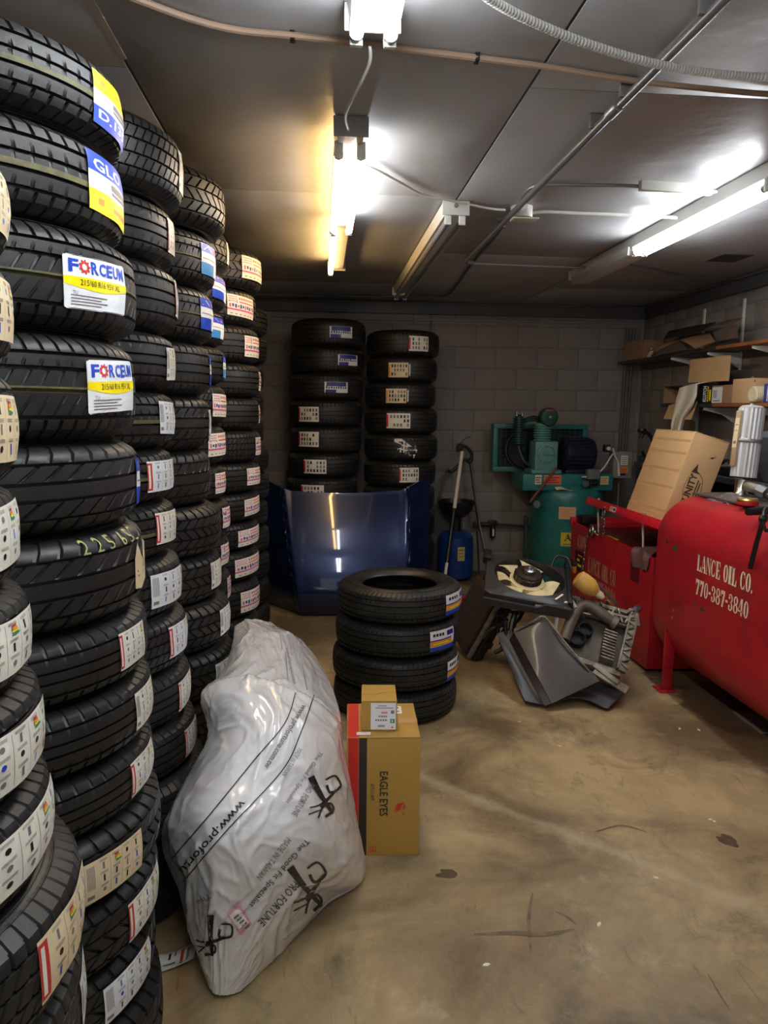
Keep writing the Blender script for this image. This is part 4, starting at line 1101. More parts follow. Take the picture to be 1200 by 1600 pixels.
for off in (0, 4):
    k = shift(MB(), t); k.tube([at(733+off*.6, 715, Y=Yh), at(744+off*.6, 800, Y=Yh), at(748+off*.5, 822, Y=6.65), at(754+off*.5, 850, Y=6.6), at(762+off*.5, 895, Y=6.5)], .006, zinc if off else black_plastic, 8); k.build('rod', t)
for x, y, l in ((750, 835, 22), (758, 868, 18)):
    k = shift(MB(), t); k.cyl(at(x, y, Y=6.6), at(x+4, y+l, Y=6.58), .011, steel, 10); k.build('fitting', t)
k = shift(MB(), t); k.tube([at(716, 700, Y=Yh), at(722, 690, Y=Yh+.1), at(728, 684, Y=YB-.04), at(736, 682, Y=YB-.02)], .004, zinc, 6, smooth=4); k.build('wire_hook', t)
k = shift(MB(), t); k.tube([at(x, y, Y=6.62) for x, y in [(745, 830), (747, 860), (748, 900), (742, 922), (735, 930)]], .010, mat('brown hose', (58, 40, 34), .5), 8, smooth=6); k.build('lower_hose', t)
# air line with filter
ya = 6.93
t = thing('air_regulator', 'black air filter and pipe mounted on the back wall', 'regulator', at(770, 822, Y=ya))
k = shift(MB(), t); k.cyl(at(742, 820, Y=ya), at(764, 819, Y=ya), .022, black_plastic, 14); k.box(tuple(at(744, 820, Y=ya)), (.06, .05, .055), black_plastic, bev=.008); k.build('lubricator', t)
k = shift(MB(), t); k.box(tuple(at(770, 817, Y=ya)), (.075, .06, .05), black_plastic, bev=.006); k.build('filter_head', t)
k = shift(MB(), t); p = at(770, 822, Y=ya); k.lathe([(.024, 0), (.028, -.02), (.028, -.10), (.018, -.12)], black_plastic, 18, Matrix.Translation(p)); k.build('filter_bowl', t)
k = shift(MB(), t); k.box(tuple(p+Vector((0, -.028, -.06))), (.016, .006, .07), ink_white, bev=.002); k.build('sight_glass', t)
k = shift(MB(), t); k.cyl(at(776, 819, Y=ya), at(836, 824, Y=ya), .011, mat('dark iron pipe', (62, 54, 50), .5), 12); k.cyl(at(776, 819, Y=ya), at(781, 819.5, Y=ya), .016, MATS['dark iron pipe'], 6); k.build('air_pipe', t)
# red tool behind the short stack
t = thing('floor_jack', 'low red jack partly hidden behind the short tyre stack', 'jack', at(735, 965, Z=0))
c = t.location
k = MB(); k.box((0, .02, .075), (.24, .5, .08), red_paint, bev=.015, taper=(.8, .9)); k.build('chassis', t)
k = MB(); k.lathe([(.05, 0), (.055, .012), (.03, .02)], red_paint, 18, Matrix.Translation((-.01, .12, .118))); k.build('saddle', t)
k = MB(); k.tube([(.0, -.05, .12), (.03, -.12, .15), (.07, -.2, .12)], .008, zinc, 8, smooth=4); k.build('release_lever', t)
for sx in (-1, 1):
    for sy in (-1, 1):
        k = MB(); k.cyl((sx*.095, sy*.2, .035), (sx*.13, sy*.2, .035), .035, black_matte, 16); k.build('wheel', t)
# ================================================================ STENCIL LETTERS (bold, high-contrast capitals)
def glyph(ch, S, x, y, w, h, m):
    R = lambda a, b, c, d: S.rect(x+w*a, y+h*b, x+w*c, y+h*d, m, 1)
    G = lambda *p: S.poly([(x+w*a, y+h*b) for a, b in p], m, 1)
    def bowl(cx, cy, rx, ry, a0, a1, th=.62, n=14):
        P = []; T = []
        for i in range(n+1):
            a = a0+(a1-a0)*i/n
            P += [(x+w*(cx+rx*cos(a)), y+h*(cy+ry*sin(a))), (x+w*(cx+rx*(1-th)*cos(a)), y+h*(cy+(ry-.07)*sin(a)))]
        for i in range(n): T.append((2*i, 2*i+1, 2*i+3, 2*i+2))
        S.tris(P, T, m, 1)
    if ch in 'LEIB': R(.1, 0, .5 if ch != 'I' else .9, 1)
    if ch == 'I': pass
    if ch == 'L': R(0, .94, .6, 1); R(.5, 0, .98, .07); G((.98, .07), (.98, .36), (.9, .36), (.72, .07)); R(0, 0, .1, .06)
    if ch == 'E': R(0, .94, .1, 1); R(.5, .93, .95, 1); G((.95, .93), (.95, .7), (.88, .7), (.74, .93)); R(.5, .46, .78, .54); R(.74, .38, .8, .62); R(.5, 0, .98, .07); G((.98, .07), (.98, .32), (.9, .32), (.74, .07))
    if ch == 'A': G((.38, 1), (.62, 1), (1, .05), (.62, .05)); G((.38, 1), (.46, .9), (.17, .05), (.08, .05)); R(.2, .26, .66, .33); R(0, 0, .28, .06); R(.54, 0, 1.05, .06)
    if ch == 'N': R(.06, 0, .17, 1); G((0, 1), (.4, 1), (.97, .1), (.97, 0), (.82, 0), (.17, .86)); R(.86, .1, .97, 1); R(0, 0, .28, .06); R(.74, .94, 1.06, 1)
    if ch == 'C': bowl(.52, .5, .48, .5, .75, 2*pi-.75, .62); G((.86, .98), (.92, .98), (.92, .66), (.84, .66)); G((.86, .02), (.92, .02), (.92, .32), (.84, .32))
    if ch in 'O0': bowl(.5, .5, .48, .5, pi/2+.05, 1.5*pi-.05, .68); bowl(.5, .5, .48, .5, -pi/2+.05, pi/2-.05, .68)
    if ch == '.': S.disc(x+w*.3, y+h*.1, w*.28, m, 1, 12, h*.1)
    if ch == '-': R(.1, .38, .9, .54)
    if ch == '7': R(.04, .78, .96, 1); R(.04, .64, .16, .8); G((.6, .8), (.96, .8), (.62, .0), (.24, .0))
    if ch == '3': bowl(.42, .73, .5, .27, -pi/2, pi*.8, .6); bowl(.42, .28, .52, .28, -pi*.8, pi/2, .6); S.disc(x+w*.2, y+h*.76, w*.17, m, 1, 10, h*.1); S.disc(x+w*.2, y+h*.24, w*.17, m, 1, 10, h*.1)
    if ch == '8': bowl(.5, .74, .44, .26, 0, 2*pi, .6, 20); bowl(.5, .27, .5, .27, 0, 2*pi, .6, 20)
    if ch == '4': R(.5, 0, .84, 1); G((.5, 1), (.56, .9), (.1, .3), (0, .3)); R(0, .22, 1, .31)
    if ch == 'B': bowl(.5, .75, .42, .25, -pi/2, pi/2, .7); bowl(.5, .26, .48, .26, -pi/2, pi/2, .7); R(0, .94, .1, 1); R(0, 0, .1, .06)
def stencil(S, txt, x, y, w, h, m, gap=.07):
    n = len(txt); adv = []
    for c in txt: adv.append({'.': .5, '-': .62, ' ': .5, 'I': .62}.get(c, 1.0))
    u = w/(sum(adv)+gap*(n-1))
    for c, a_ in zip(txt, adv):
        if c != ' ': glyph(c, S, x, y, u*a_, h, m)
        x += u*(a_+gap)

# ================================================================ GREEN COMPRESSOR
cx, cy = 2.27, 6.52
t = thing('air_compressor', 'green upright air compressor with pump on top in back corner', 'compressor', (cx, cy, 0))
k = MB(); k.lathe([(.30, .12), (.325, .16), (.325, .80), (.318, .86), (.29, .91), (.22, .955), (.12, .98), (0, .985)], teal, 48); k.build('tank', t)
for a_ in (.7, 2.3, 3.9, 5.5):
    k = MB(); k.box((.29*cos(a_), .29*sin(a_), .1), (.07, .05, .2), teal, bev=.006); k.build('leg', t)
k = MB(); k.box((-.375, -.02, .32), (.03, .05, .62), teal_dark, bev=.004); k.build('side_strap', t)
k = MB(); k.box((-.065, -.02, .965), (.83, .42, .15), teal, bev=.012); k.build('platform', t)
# pump
px_, py_ = -.27, -.12
k = MB(); k.box((px_, py_, 1.06), (.27, .24, .035), teal_light, bev=.006); k.build('pump_base', t)
k = MB(); k.box((px_, py_, 1.2), (.21, .2, .26), teal_light, bev=.018); k.build('crankcase', t)
k = MB(); FT = frame((px_, py_-.1, 1.22), Vector((1, 0, 0)), Vector((0, 0, 1)), Vector((0, -1, 0)))
k.lathe([(.086, 0), (.086, .012), (.07, .016), (.066, .006), (.0, .006)], teal_light, 28, FT); k.box((.012, .0, .016), (.1, .022, .014), teal_light, FT, bev=.003)
for i in range(6): k.cyl(FT @ Vector((.077*cos(i*1.047), .077*sin(i*1.047), .01)), FT @ Vector((.077*cos(i*1.047), .077*sin(i*1.047), .02)), .006, steel, 6)
k.build('bearing_cover', t)
k = MB(); k.lathe([(.068, 1.32)] + [q for i in range(7) for q in ((.066, 1.33+.022*i), (.082, 1.335+.022*i), (.082, 1.342+.022*i), (.064, 1.347+.022*i))] + [(.06, 1.49)], teal_light, 24, Matrix.Translation((px_-.015, py_, 0))); k.build('cylinder', t)
k = MB(); FT = frame((px_+.015, py_-.06, 1.545), Vector((1, 0, 0)), Vector((0, 0, 1)), Vector((0, -1, 0)))
k.lathe([(.078, -.06), (.082, -.05), (.082, .02), (.07, .034), (.03, .038), (.0, .036)], teal_dark, 28, FT); k.cyl(FT @ Vector((0, 0, .03)), FT @ Vector((0, 0, .05)), .012, steel, 8); k.box((.0, .055, .03), (.08, .03, .012), mat('maroon tag', (120, 50, 54), .5), FT, bev=.002); k.build('air_filter', t)
k = MB(); k.lathe([(.03, 1.29)] + [q for i in range(11) for q in ((.038, 1.30+.022*i), (.056, 1.303+.022*i), (.056, 1.312+.022*i), (.038, 1.316+.022*i))] + [(.035, 1.55), (.02, 1.565)], teal_dark, 20, Matrix.Translation((-.50, -.1, 0)))
for q in (-.025, .025): k.cyl((-.5+q, -.12, 1.55), (-.5+q, -.12, 1.59), .010, steel, 8)
k.build('intercooler', t)
k = MB()
for i in range(3): k.tube([(-.46, -.1, 1.52-.018*i), (-.42, -.12, 1.54-.018*i), (-.36, -.12, 1.55-.018*i), (-.32, -.1, 1.53-.018*i)], .008, teal_dark, 8, smooth=4)
k.tube([(-.5, -.1, 1.3), (-.48, -.12, 1.22), (-.45, -.14, 1.15), (-.4, -.14, 1.11)], .012, teal_dark, 8, smooth=4)
k.build('cooling_pipe', t)['kind'] = 'stuff'
# flywheel, guard, motor
k = MB(); FT = frame((-.36, .14, 1.24), Vector((1, 0, 0)), Vector((0, 0, 1)), Vector((0, -1, 0)))
k.lathe([(.19, -.02), (.2, -.018), (.2, .018), (.185, .02), (.17, .004), (.05, .004), (.045, .03), (0, .03)], black_plastic, 36, FT)
k.build('flywheel', t)
k = MB(); gx0, gx1, gz0, gz1, gy = -.67, .23, 1.03, 1.475, .20; fw = .045
k.box(((gx0+gx1)/2, gy, gz1-fw/2), (gx1-gx0, .13, fw), teal, bev=.006); k.box(((gx0+gx1)/2, gy, gz0+fw/2), (gx1-gx0, .13, fw), teal, bev=.006)
for x in (gx0+fw/2, gx1-fw/2): k.box((x, gy, (gz0+gz1)/2), (fw, .13, gz1-gz0-2*fw), teal, bev=.006)
k.build('guard_frame', t)
k = MB(); k.box(((gx0+gx1)/2, gy+.03, (gz0+gz1)/2), (gx1-gx0-fw, .01, gz1-gz0-fw), mat('guard mesh dark', (24, 27, 44), .5)); k.build('guard_back', t)
k = MB()
for i in range(16): k.box((gx0+fw+(gx1-gx0-2*fw)*(i+.5)/16, gy-.05, (gz0+gz1)/2), (.005, .005, gz1-gz0-2*fw), teal_dark)
for i in range(8): k.box(((gx0+gx1)/2, gy-.054, gz0+fw+(gz1-gz0-2*fw)*(i+.5)/8), (gx1-gx0-2*fw, .005, .005), teal_dark)
k.build('guard_wire', t)['kind'] = 'stuff'
navy = mat('dark navy motor paint', (26, 30, 52), .4, var=.2, vscale=8)
k = MB(); MT = frame((-.09, -.05, 1.21), Vector((0, 1, 0)), Vector((0, 0, 1)), Vector((1, 0, 0)))
k.lathe([(.06, 0), (.13, .012), (.15, .03), (.15, .27), (.13, .3), (.05, .31)], navy, 32, MT)
for i in range(24): k.box((.154*cos(i*.262), .154*sin(i*.262), .15), (.012, .008, .2), navy, MT @ Matrix.Rotation(0, 4, 'Z'))
k.build('motor', t)
k = MB(); k.box((.06, -.05, 1.055), (.26, .24, .03), navy, bev=.005); k.build('motor_foot', t)
k = MB(); k.box((.30, -.16, 1.27), (.05, .06, .07), navy, bev=.008); k.cyl((.3, -.2, 1.27), (.3, -.215, 1.27), .018, white_cable, 12); k.build('terminal_box', t)
# pressure switch and brass
k = MB(); k.box((.14, -.27, 1.045), (.11, .08, .09), mat('grey switch cover', (112, 112, 108), .5), bev=.012); k.build('pressure_switch', t)
k = MB(); k.cyl((.13, -.27, 1.0), (.13, -.27, .93), .012, black_plastic, 8); k.cyl((.05, -.27, .955), (.2, -.27, .965), .016, black_plastic, 10); k.lathe([(.03, 0), (.03, .02)], steel, 14, frame((.07, -.29, .96), Vector((1, 0, 0)), Vector((0, 0, 1)), Vector((0, -1, 0)))); k.build('valve_manifold', t)
# rusty rod and ball valve
k = MB(); k.cyl((-.20, -.29, 1.10), (-.43, -.31, .80), .011, mat('rusty rod', (124, 62, 40), .6, var=.3, vscale=30), 10); k.build('drain_rod', t)
k = MB(); k.cyl((-.44, -.3, .79), (-.34, -.3, .785), .022, black_plastic, 12); k.lathe([(.032, 0), (.032, .02)], zinc, 14, frame((-.38, -.33, .785), Vector((1, 0, 0)), Vector((0, 0, 1)), Vector((0, -1, 0)))); k.build('ball_valve', t)
# labels
def clabel(name, x, z, w, h, base, marks, y=-.2315, tank=False):
    S = Print().rect(-w/2, -h/2, w/2, h/2, base, 0, 4)
    marks(S, w, h)
    k = MB()
    if tank: S.lay(k, lambda u, v, hh: Vector(((.327+hh)*sin((x+u)/.327), -(.327+hh)*cos((x+u)/.327), z+v)))
    else: S.lay(k, lambda u, v, hh: Vector((x+u, y-hh, z+v)))
    k.build(name, t, 0)
bars = lambda c, n: (lambda S, w, h: [S.rect(-w*.4, -h*.35+h*.75*i/n, w*(.4-.2*(i % 2)), -h*.35+h*.75*(i+.55)/n, c, 1) for i in range(n)])
clabel('warning_label', -.21, .99, .16, .085, mat('orange warning label', (216, 120, 90), .5), bars(ink_red, 3)); clabel('warning_label', -.34, .99, .06, .085, paper_tan, bars(ink_grey, 3))
clabel('rating_label', .27, .985, .075, .075, paper_tan, bars(ink_orange, 3))
clabel('tank_label', -.09, .70, .15, .11, mat('pink tank label', (214, 170, 140), .5), bars(ink_orange, 5), tank=True)
clabel('letter_plate', -.075, .462, .125, .125, mat('yellow plate', (214, 182, 50), .45), lambda S, w, h: (S.text('A', -.032, -.015, .03, .048, ink_black, 1, .03), S.rect(-.04, -.05, .04, -.04, ink_grey, 1)), tank=True)
k = MB(); k.box((-.12, -.2, .905), (.14, .09, .002), paper_tan, rotm(.75, 0, .2) @ Matrix.Identity(4)); 
k = MB(); k.sheet(lambda u, v: Vector((-.19+.15*u, -.30+.12*v, .905+.03*v+.006*sin(5*u))), 6, 4, paper_tan, .0015); k.build('paper_tag', t)
# switch box and cords
eb = thing('switch_box', 'grey electrical switch box with labels beside compressor motor', 'switch box', (2.728, 6.42, 1.12))
k = MB(); k.box((0, 0, 0), (.17, .11, .235), mat('grey steel box', (138, 135, 128), .42, .1), bev=.006); k.build('box_body', eb)
k = MB(); k.box((0, -.06, .0), (.175, .012, .24), MATS['grey steel box'], bev=.005); k.box((.0, -.07, -.085), (.05, .014, .02), black_plastic, bev=.003); k.build('door', eb)
S = Print().rect(-.02, .0, .045, .085, paper, 0).rect(-.05, -.075, .055, -.02, ink_orange, 0)
for q in range(4): S.rect(-.045, -.068+.011*q, .05-.02*(q % 2), -.062+.011*q, ink_red, 1)
for q in range(4): S.rect(-.012, .01+.018*q, .038, .018+.018*q, ink_grey, 1)
k = MB(); S.lay(k, lambda u, v, h: Vector((u, -.0665-h, v))); k.build('box_label', eb, 0)
k = MB(); k.tube([(-.12, -.12, .15), (-.09, -.1, .08), (-.045, -.07, .02), (-.035, -.08, -.1)], .009, white_cable, 8, smooth=6); k.tube([(-.42, -.18, -.1), (-.3, -.16, -.09), (-.2, -.13, -.02), (-.12, -.1, .09), (-.06, -.06, .11)], .008, white_cable, 8, smooth=6); k.build('power_cord', eb)['kind'] = 'stuff'
k = MB(); k.cyl((.01, .02, -.17), (.01, .02, -1.115), .008, zinc, 8); k.build('drop_rod', eb)

# ================================================================ RED PARTS WASHER
wx0, wx1, wy0, wy1, wz = 2.0, 2.64, 4.14, 5.58, .725
t = thing('parts_washer', 'square red steel parts washer with propped lid and worn lettering', 'parts washer', ((wx0+wx1)/2, (wy0+wy1)/2, 0))
c = t.location
k = shift(MB(), t)
k.box((wx0+.012, (wy0+wy1)/2, wz/2+.01), (.024, wy1-wy0, wz-.02), red_paint, bev=.005)
k.box((wx1-.012, (wy0+wy1)/2, wz/2+.01), (.024, wy1-wy0, wz-.02), red_paint, bev=.005)
for y in (wy0+.012, wy1-.012): k.box(((wx0+wx1)/2, y, wz/2+.01), (wx1-wx0-.05, .024, wz-.02), red_paint, bev=.005)
k.build('cabinet', t)
k = shift(MB(), t); k.box(((wx0+wx1)/2, (wy0+wy1)/2, wz-.055), (wx1-wx0-.052, wy1-wy0-.052, .02), mat('oily red tray', (92, 22, 26), .35, var=.3, vscale=9)); k.build('tray', t)
k = shift(MB(), t); k.box(((wx0+wx1)/2, wy1+.0, wz+.0), (.66, .03, .07), red_paint, bev=.005); k.box((wx0+.09, wy1-.09, wz+.03), (.12, .14, .06), black_plastic, bev=.01); k.build('back_rail', t)
for y in (wy0, wy0+.004):
    pass
k = shift(MB(), t); k.box((wx0+.045, wy0-.003, wz/2), (.09, .008, wz-.06), red_paint, bev=.003); k.box((wx0+.055, wy0-.008, wz-.045), (.045, .006, .014), black_matte); k.build('corner_plate', t)
k = shift(MB(), t); S = Print()
mapw = flat((wx0-.0006, wy1, 0), (0, -1, 0), (0, 0, 1))
stencil(S, 'COB', .155, .545, .19, .105, ink_worn)
stencil(S, 'LANCE OIL CO.', .40, .405, .535, .118, ink_worn); stencil(S, '770-387-3840', .395, .27, .53, .112, ink_worn)
S.rect(.12, .36, .30, .52, blk_card, 1).rect(.15, .40, .26, .42, ink_yellow, 2).rect(.16, .44, .22, .46, ink_yellow, 2).rect(.18, .48, .27, .495, ink_orange, 2).rect(.16, .24, .26, .33, ink_orange, 1)
S.rect(1.14, .52, 1.27, .66, mat('maroon patch', (112, 22, 36), .5), 1)
S.lay(k, mapw); k.build('lettering', t, 0)['kind'] = 'stuff'
# lid rising towards the room, hinged along the wall side
la = radians(18); lx = Vector((cos(la), 0, -sin(la))); ln_ = Vector((sin(la), 0, cos(la))); hinge = Vector((wx1-.02, 0, wz+.02))
LT = frame(hinge, lx, Vector((0, 1, 0)), ln_)
k = shift(MB(), t); k.box((-.33, (4.03+5.26)/2, .012), (.66, 1.23, .012), red_bright, LT, bev=.003); k.box((-.652, (4.03+5.26)/2, -.012), (.016, 1.23, .05), red_bright, LT, bev=.004)
for y in (4.035, 5.255): k.box((-.33, y, -.012), (.64, .012, .04), red_bright, LT, bev=.003)
k.build('lid', t)
k = shift(MB(), t); Print().rect(0, 0, .10, .032, paper_tan, 0).rect(.01, .006, .03, .026, ink_grey, 1).rect(.036, .006, .052, .026, ink_grey, 1).rect(.058, .006, .09, .026, ink_navy, 1).lay(k, flat(LT @ Vector((-.6606, 4.8, -.028)), (0, -1, 0), ln_)); k.build('lid_label', t, 0)
for y in (4.42, 5.18):
    k = shift(MB(), t); top = LT @ Vector((-.60, y, .0)); k.cyl((top.x+.02, y, wz-.045), top, .007, white_paint, 8); k.cyl(LT @ Vector((-.60, y, .016)), LT @ Vector((-.60, y, .03)), .012, steel, 10); k.build('support_rod', t)
# chain with ring
k = shift(MB(), t); up = LT @ Vector((-.664, 4.87, -.03))
PT = catmull([up, up+Vector((-.01, .03, -.09)), Vector((wx0-.012, 4.97, .72)), Vector((wx0-.012, 5.09, .735)), Vector((wx0-.014, 5.20, .66)), Vector((wx0-.016, 5.24, .45)), Vector((wx0-.016, 5.27, .26))], 8)
def chain(k, PT, r=.016):
    L = 0; acc = []; 
    for a_, b_ in zip(PT[:-1], PT[1:]):
        acc.append((a_, b_, (b_-a_).length))
    d = 0; i = 0; step = r*1.7; s_ = 0; n_ = 0
    for a_, b_, l_ in acc:
        while s_ <= d+l_:
            p = a_.lerp(b_, (s_-d)/max(l_, 1e-6)); T_ = along(p, p+(b_-a_)) @ Matrix.Rotation(pi/2*(n_ % 2), 4, 'Z')
            k.tube([T_ @ Vector((r*.55*cos(q*pi/4), 0, r*sin(q*pi/4))) for q in range(8)], .0036, steel, 5, closed=True)
            s_ += step; n_ += 1
        d += l_
chain(k, PT); chain(k, [up, up+Vector((0, .0, -.1)), up+Vector((.005, .02, -.2))]); k.build('chain', t)['kind'] = 'stuff'
k = shift(MB(), t); RT = frame((wx0-.025, 5.09, .735), Vector((0, -1, .2)).normalized(), Vector((0, .2, 1)).normalized(), Vector((-1, 0, 0)))
k.lathe([(.022, -.006), (.042, -.008), (.046, 0), (.042, .008), (.022, .006), (.02, 0), (.022, -.006)], steel, 24, RT, cap=False); k.build('chain_ring', t)
# rags and scraps on it
def rag_sheet(name, label, o, a_, b_, amp, seed, m, cat='rag', nu=14, nv=12, sag=None):
    o, a_, b_ = Vector(o), Vector(a_), Vector(b_); n = a_.cross(b_).normalized()
    def fn(u, v):
        p = o+a_*u+b_*v; h = noise.noise(Vector((u*2.6, v*2.6, seed)))*amp+noise.noise(Vector((u*6, v*6, seed+3)))*amp*.5
        e = 1+.25*noise.noise(Vector((u*3+seed, v*3, 1)))
        p = o+a_*(.5+(u-.5)*e)+b_*(.5+(v-.5)*e)+n*(amp*.9+h)
        if sag: p = sag(p, u, v)
        return p
    k = MB(); k.sheet(fn, nu, nv, m, .004); return tag(k.build(name, sharp=80), label, cat)
def sag1(p, u, v):
    if p.x < wx0-.004: p = Vector((wx0-.01-.01*sin(v*9), p.y, wz-(wx0-p.x)*1.0))
    p.z = max(p.z, wz-.09)if p.x > wx0 else p.z
    return p
rag_sheet('shop_rag', 'dirty pinkish shop rag drooping over the red washer edge', (2.22, 4.42, wz), (-.32, 0, 0), (0, -.24, 0), .022, 3.3, rag, sag=sag1)
rag_sheet('dark_rag', 'dark oily rag under the propped red lid', (2.5, 4.40, wz-.01), (-.22, 0, .02), (0, -.22, 0), .04, 8.1, black_matte)
rag_sheet('white_rag', 'scrap of white paper towel in the washer corner', (2.30, 4.36, wz+.06), (-.10, 0, -.01), (0, -.12, .0), .03, 4.1, cloth)
k = MB(); k.box((2.06, 4.93, wz-.03), (.05, .16, .03), ink_yellow, bev=.004); tag(k.build('yellow_block'), 'small yellow block on the rim of the red washer', 'scrap')

# ================================================================ TILTED UNITY CARTON ON THE LID
uh = la
ud = Vector((cos(uh), 0, -sin(uh))); un = Vector((sin(uh), 0, cos(uh))); uy = Vector((0, 1, 0))
lidtop = LT @ Vector((-.585, 4.20, .0195))
U_W, U_D, U_H = .52, .23, .57
t = thing('tilted_carton', 'brown taped cardboard box tilted on the red lid, winged logo', 'box', lidtop)
k = shift(MB(), t); carton_box(k, lidtop, ud, uy, un, (U_D, U_W, U_H-.004), kraft, .005); k.build('carton_body', t)
k = shift(MB(), t); carton_box(k, lidtop+un*(U_H-.004), ud, uy, un, (U_D*.5, U_W, .005), kraft, .001); k.build('top_flap', t)
k = shift(MB(), t); carton_box(k, lidtop+un*(U_H-.003)+ud*(U_D*.505), ud, uy, un, (U_D*.5, U_W, .006), kraft, .001); k.build('top_flap', t)
k = shift(MB(), t); S = Print()
for q, v in enumerate((.02, .05, .20, .31, .42, .5)): S.rect(.0, v, U_W*(1 if q < 2 else .98), v+.016, tape, 0, 8)
for q in range(4): S.rect(.03, .06+.13*q, .10+.1*(q % 2), .065+.13*q, mat('painted tape glint', (232, 214, 186), .12, coat=1), 1)  # pale strips painted on as glints of the packing tape
S.lay(k, flat(lidtop+uy*U_W-ud*.0008, -uy, un)); k.build('packing_tape', t, 0)['kind'] = 'stuff'
k = shift(MB(), t); S = Print(); um = mat('carton logo ink', (66, 52, 40), .6)
cx_, c_y = U_D*.52, U_H*.43
S.text('UNITY', cx_-.052, c_y-.085, cx_-.005, c_y+.085, um, 1, .03, 1)
S.poly([(cx_-.055, c_y+.09), (cx_+.01, c_y+.09), (cx_-.02, c_y+.105), (cx_-.03, c_y+.15)], um, 1); S.poly([(cx_-.055, c_y-.09), (cx_+.01, c_y-.09), (cx_-.02, c_y-.105), (cx_-.03, c_y-.15)], um, 1)
P_ = [(cx_+.052*cos(a_)-.005, c_y+.09*sin(a_)) for a_ in [(-1.35+2.7*i/16) for i in range(17)]]; S.stroke(P_, .004, um, 1)
P_ = [(cx_-.03-.035*cos(a_), c_y+.085*sin(a_)) for a_ in [(-1.3+2.6*i/16) for i in range(17)]]; S.stroke(P_, .003, um, 1)
for q in range(2): S.rect(cx_+.006+.016*q, c_y-.055+.012*q, cx_+.014+.016*q, c_y+.055-.012*q, um, 1)
S.poly([(U_D*.62, U_H*.8), (U_D*.8, U_H*.83), (U_D*.74, U_H*.86)], tape, 1).poly([(U_D*.62, U_H*.79), (U_D*.8, U_H*.82), (U_D*.7, U_H*.78)], um, 0)
S.lay(k, flat(lidtop-uy*.0008, ud, un)); k.build('carton_logo', t, 0)['kind'] = 'stuff'

# ================================================================ RED OIL TANK
tx, tr_, tz0, tz1, ty0, ty1 = 2.31, .36, .455, .76, 2.45, 4.02; ztc = tz1+tr_-.235
RC = .235                                        # corner radius of the top
def obround(r, n=20):
    d = tr_-r; q = r-RC+d*.0
    top = [(q+RC*cos(a_), ztc+(RC-d)*sin(a_)) for a_ in [pi/2*i/n for i in range(n+1)]] + [(-q+RC*cos(a_), ztc+(RC-d)*sin(a_)) for a_ in [pi/2+pi/2*i/n for i in range(n+1)]]
    return top + [(r*cos(a_), tz0+r*sin(a_)) for a_ in [pi+pi*i/(2*n) for i in range(2*n+1)]]
t = thing('oil_tank', 'big red oval oil tank with white LANCE OIL CO. lettering', 'oil tank', (tx, (ty0+ty1)/2, 0))
k = shift(MB(), t); secs = [(ty0, tr_-.03), (ty0+.012, tr_-.006), (ty0+.03, tr_), (ty1-.03, tr_), (ty1-.012, tr_-.006), (ty1, tr_-.03)]
V = []; F = []; n_ = len(obround(1))
for y, r in secs: V += [(tx+x, y, z) for x, z in obround(r)]
for s_ in range(len(secs)-1):
    for i in range(n_):
        j = (i+1) % n_; F.append((s_*n_+i, s_*n_+j, (s_+1)*n_+j, (s_+1)*n_+i))
F.append(tuple(range(n_))); F.append(tuple(reversed(range((len(secs)-1)*n_, len(secs)*n_))))
k.add(V, F, red_paint); k.build('shell', t)
for x in (tx-tr_+.035, tx+tr_-.035):
    for y in (ty0+.2, ty1-.18):
        k = shift(MB(), t); k.box((x, y, .19), (.06, .012, .38), red_paint, bev=.002); k.box((x+(.025 if x < tx else -.025), y+.03, .19), (.012, .06, .38), red_paint, bev=.002); k.box((x, y+.02, .006), (.1, .1, .012), red_paint, bev=.002); k.build('leg', t)
S = Print(); S_map = flat((tx-tr_-.0008, 3.535, 0), (0, -1, 0), (0, 0, 1))
def tank_map(u, v, h):
    z = v
    if z > ztc: x = tr_-RC+sqrt(max(RC*RC-(z-ztc)**2, 0))
    elif z < tz0: x = sqrt(max(tr_*tr_-(tz0-z)**2, 0))
    else: x = tr_
    return Vector((tx-x-.0015-h, 3.535-u, z))
stencil(S, 'LANCE OIL CO.', .0, .785, .50, .088, ink_cream); stencil(S, '770-387-3840', .0, .66, .475, .082, ink_cream)
k = shift(MB(), t); S.lay(k, tank_map); k.build('lettering', t, 0)['kind'] = 'stuff'
k = shift(MB(), t); S = Print()
for (u, v, w_, h_) in ((-.36, .855, .03, .035), (-.27, .83, .06, .05), (-.02, .60, .04, .012), (.05, .585, .06, .02), (-.22, .5, .006, .02), (-.23, .46, .01, .012)):
    S.poly([(u+w_*(.5+.5*cos(a_)*(1+.4*sin(a_*3+u*9))), v+h_*(.5+.5*sin(a_)*(1+.3*cos(a_*2+v*7)))) for a_ in [2*pi*i/14 for i in range(14)]], stain_dark if v > .55 else paper, 0)
S.lay(k, tank_map); k.build('paint_chip', t, 0)['kind'] = 'stuff'
k = shift(MB(), t); k.box((tx+.0, 3.72, tz1+tr_+.012), (.30, .62, .012), mat('grey steel plate', (112, 104, 98), .4, .5, var=.2, vscale=12), rotm(0, 0, 0), bev=.003); k.cyl((tx, 3.72, tz1+tr_-.02), (tx, 3.72, tz1+tr_+.01), .05, red_paint, 16); k.build('top_plate', t)
ztp = tz1+tr_+.019
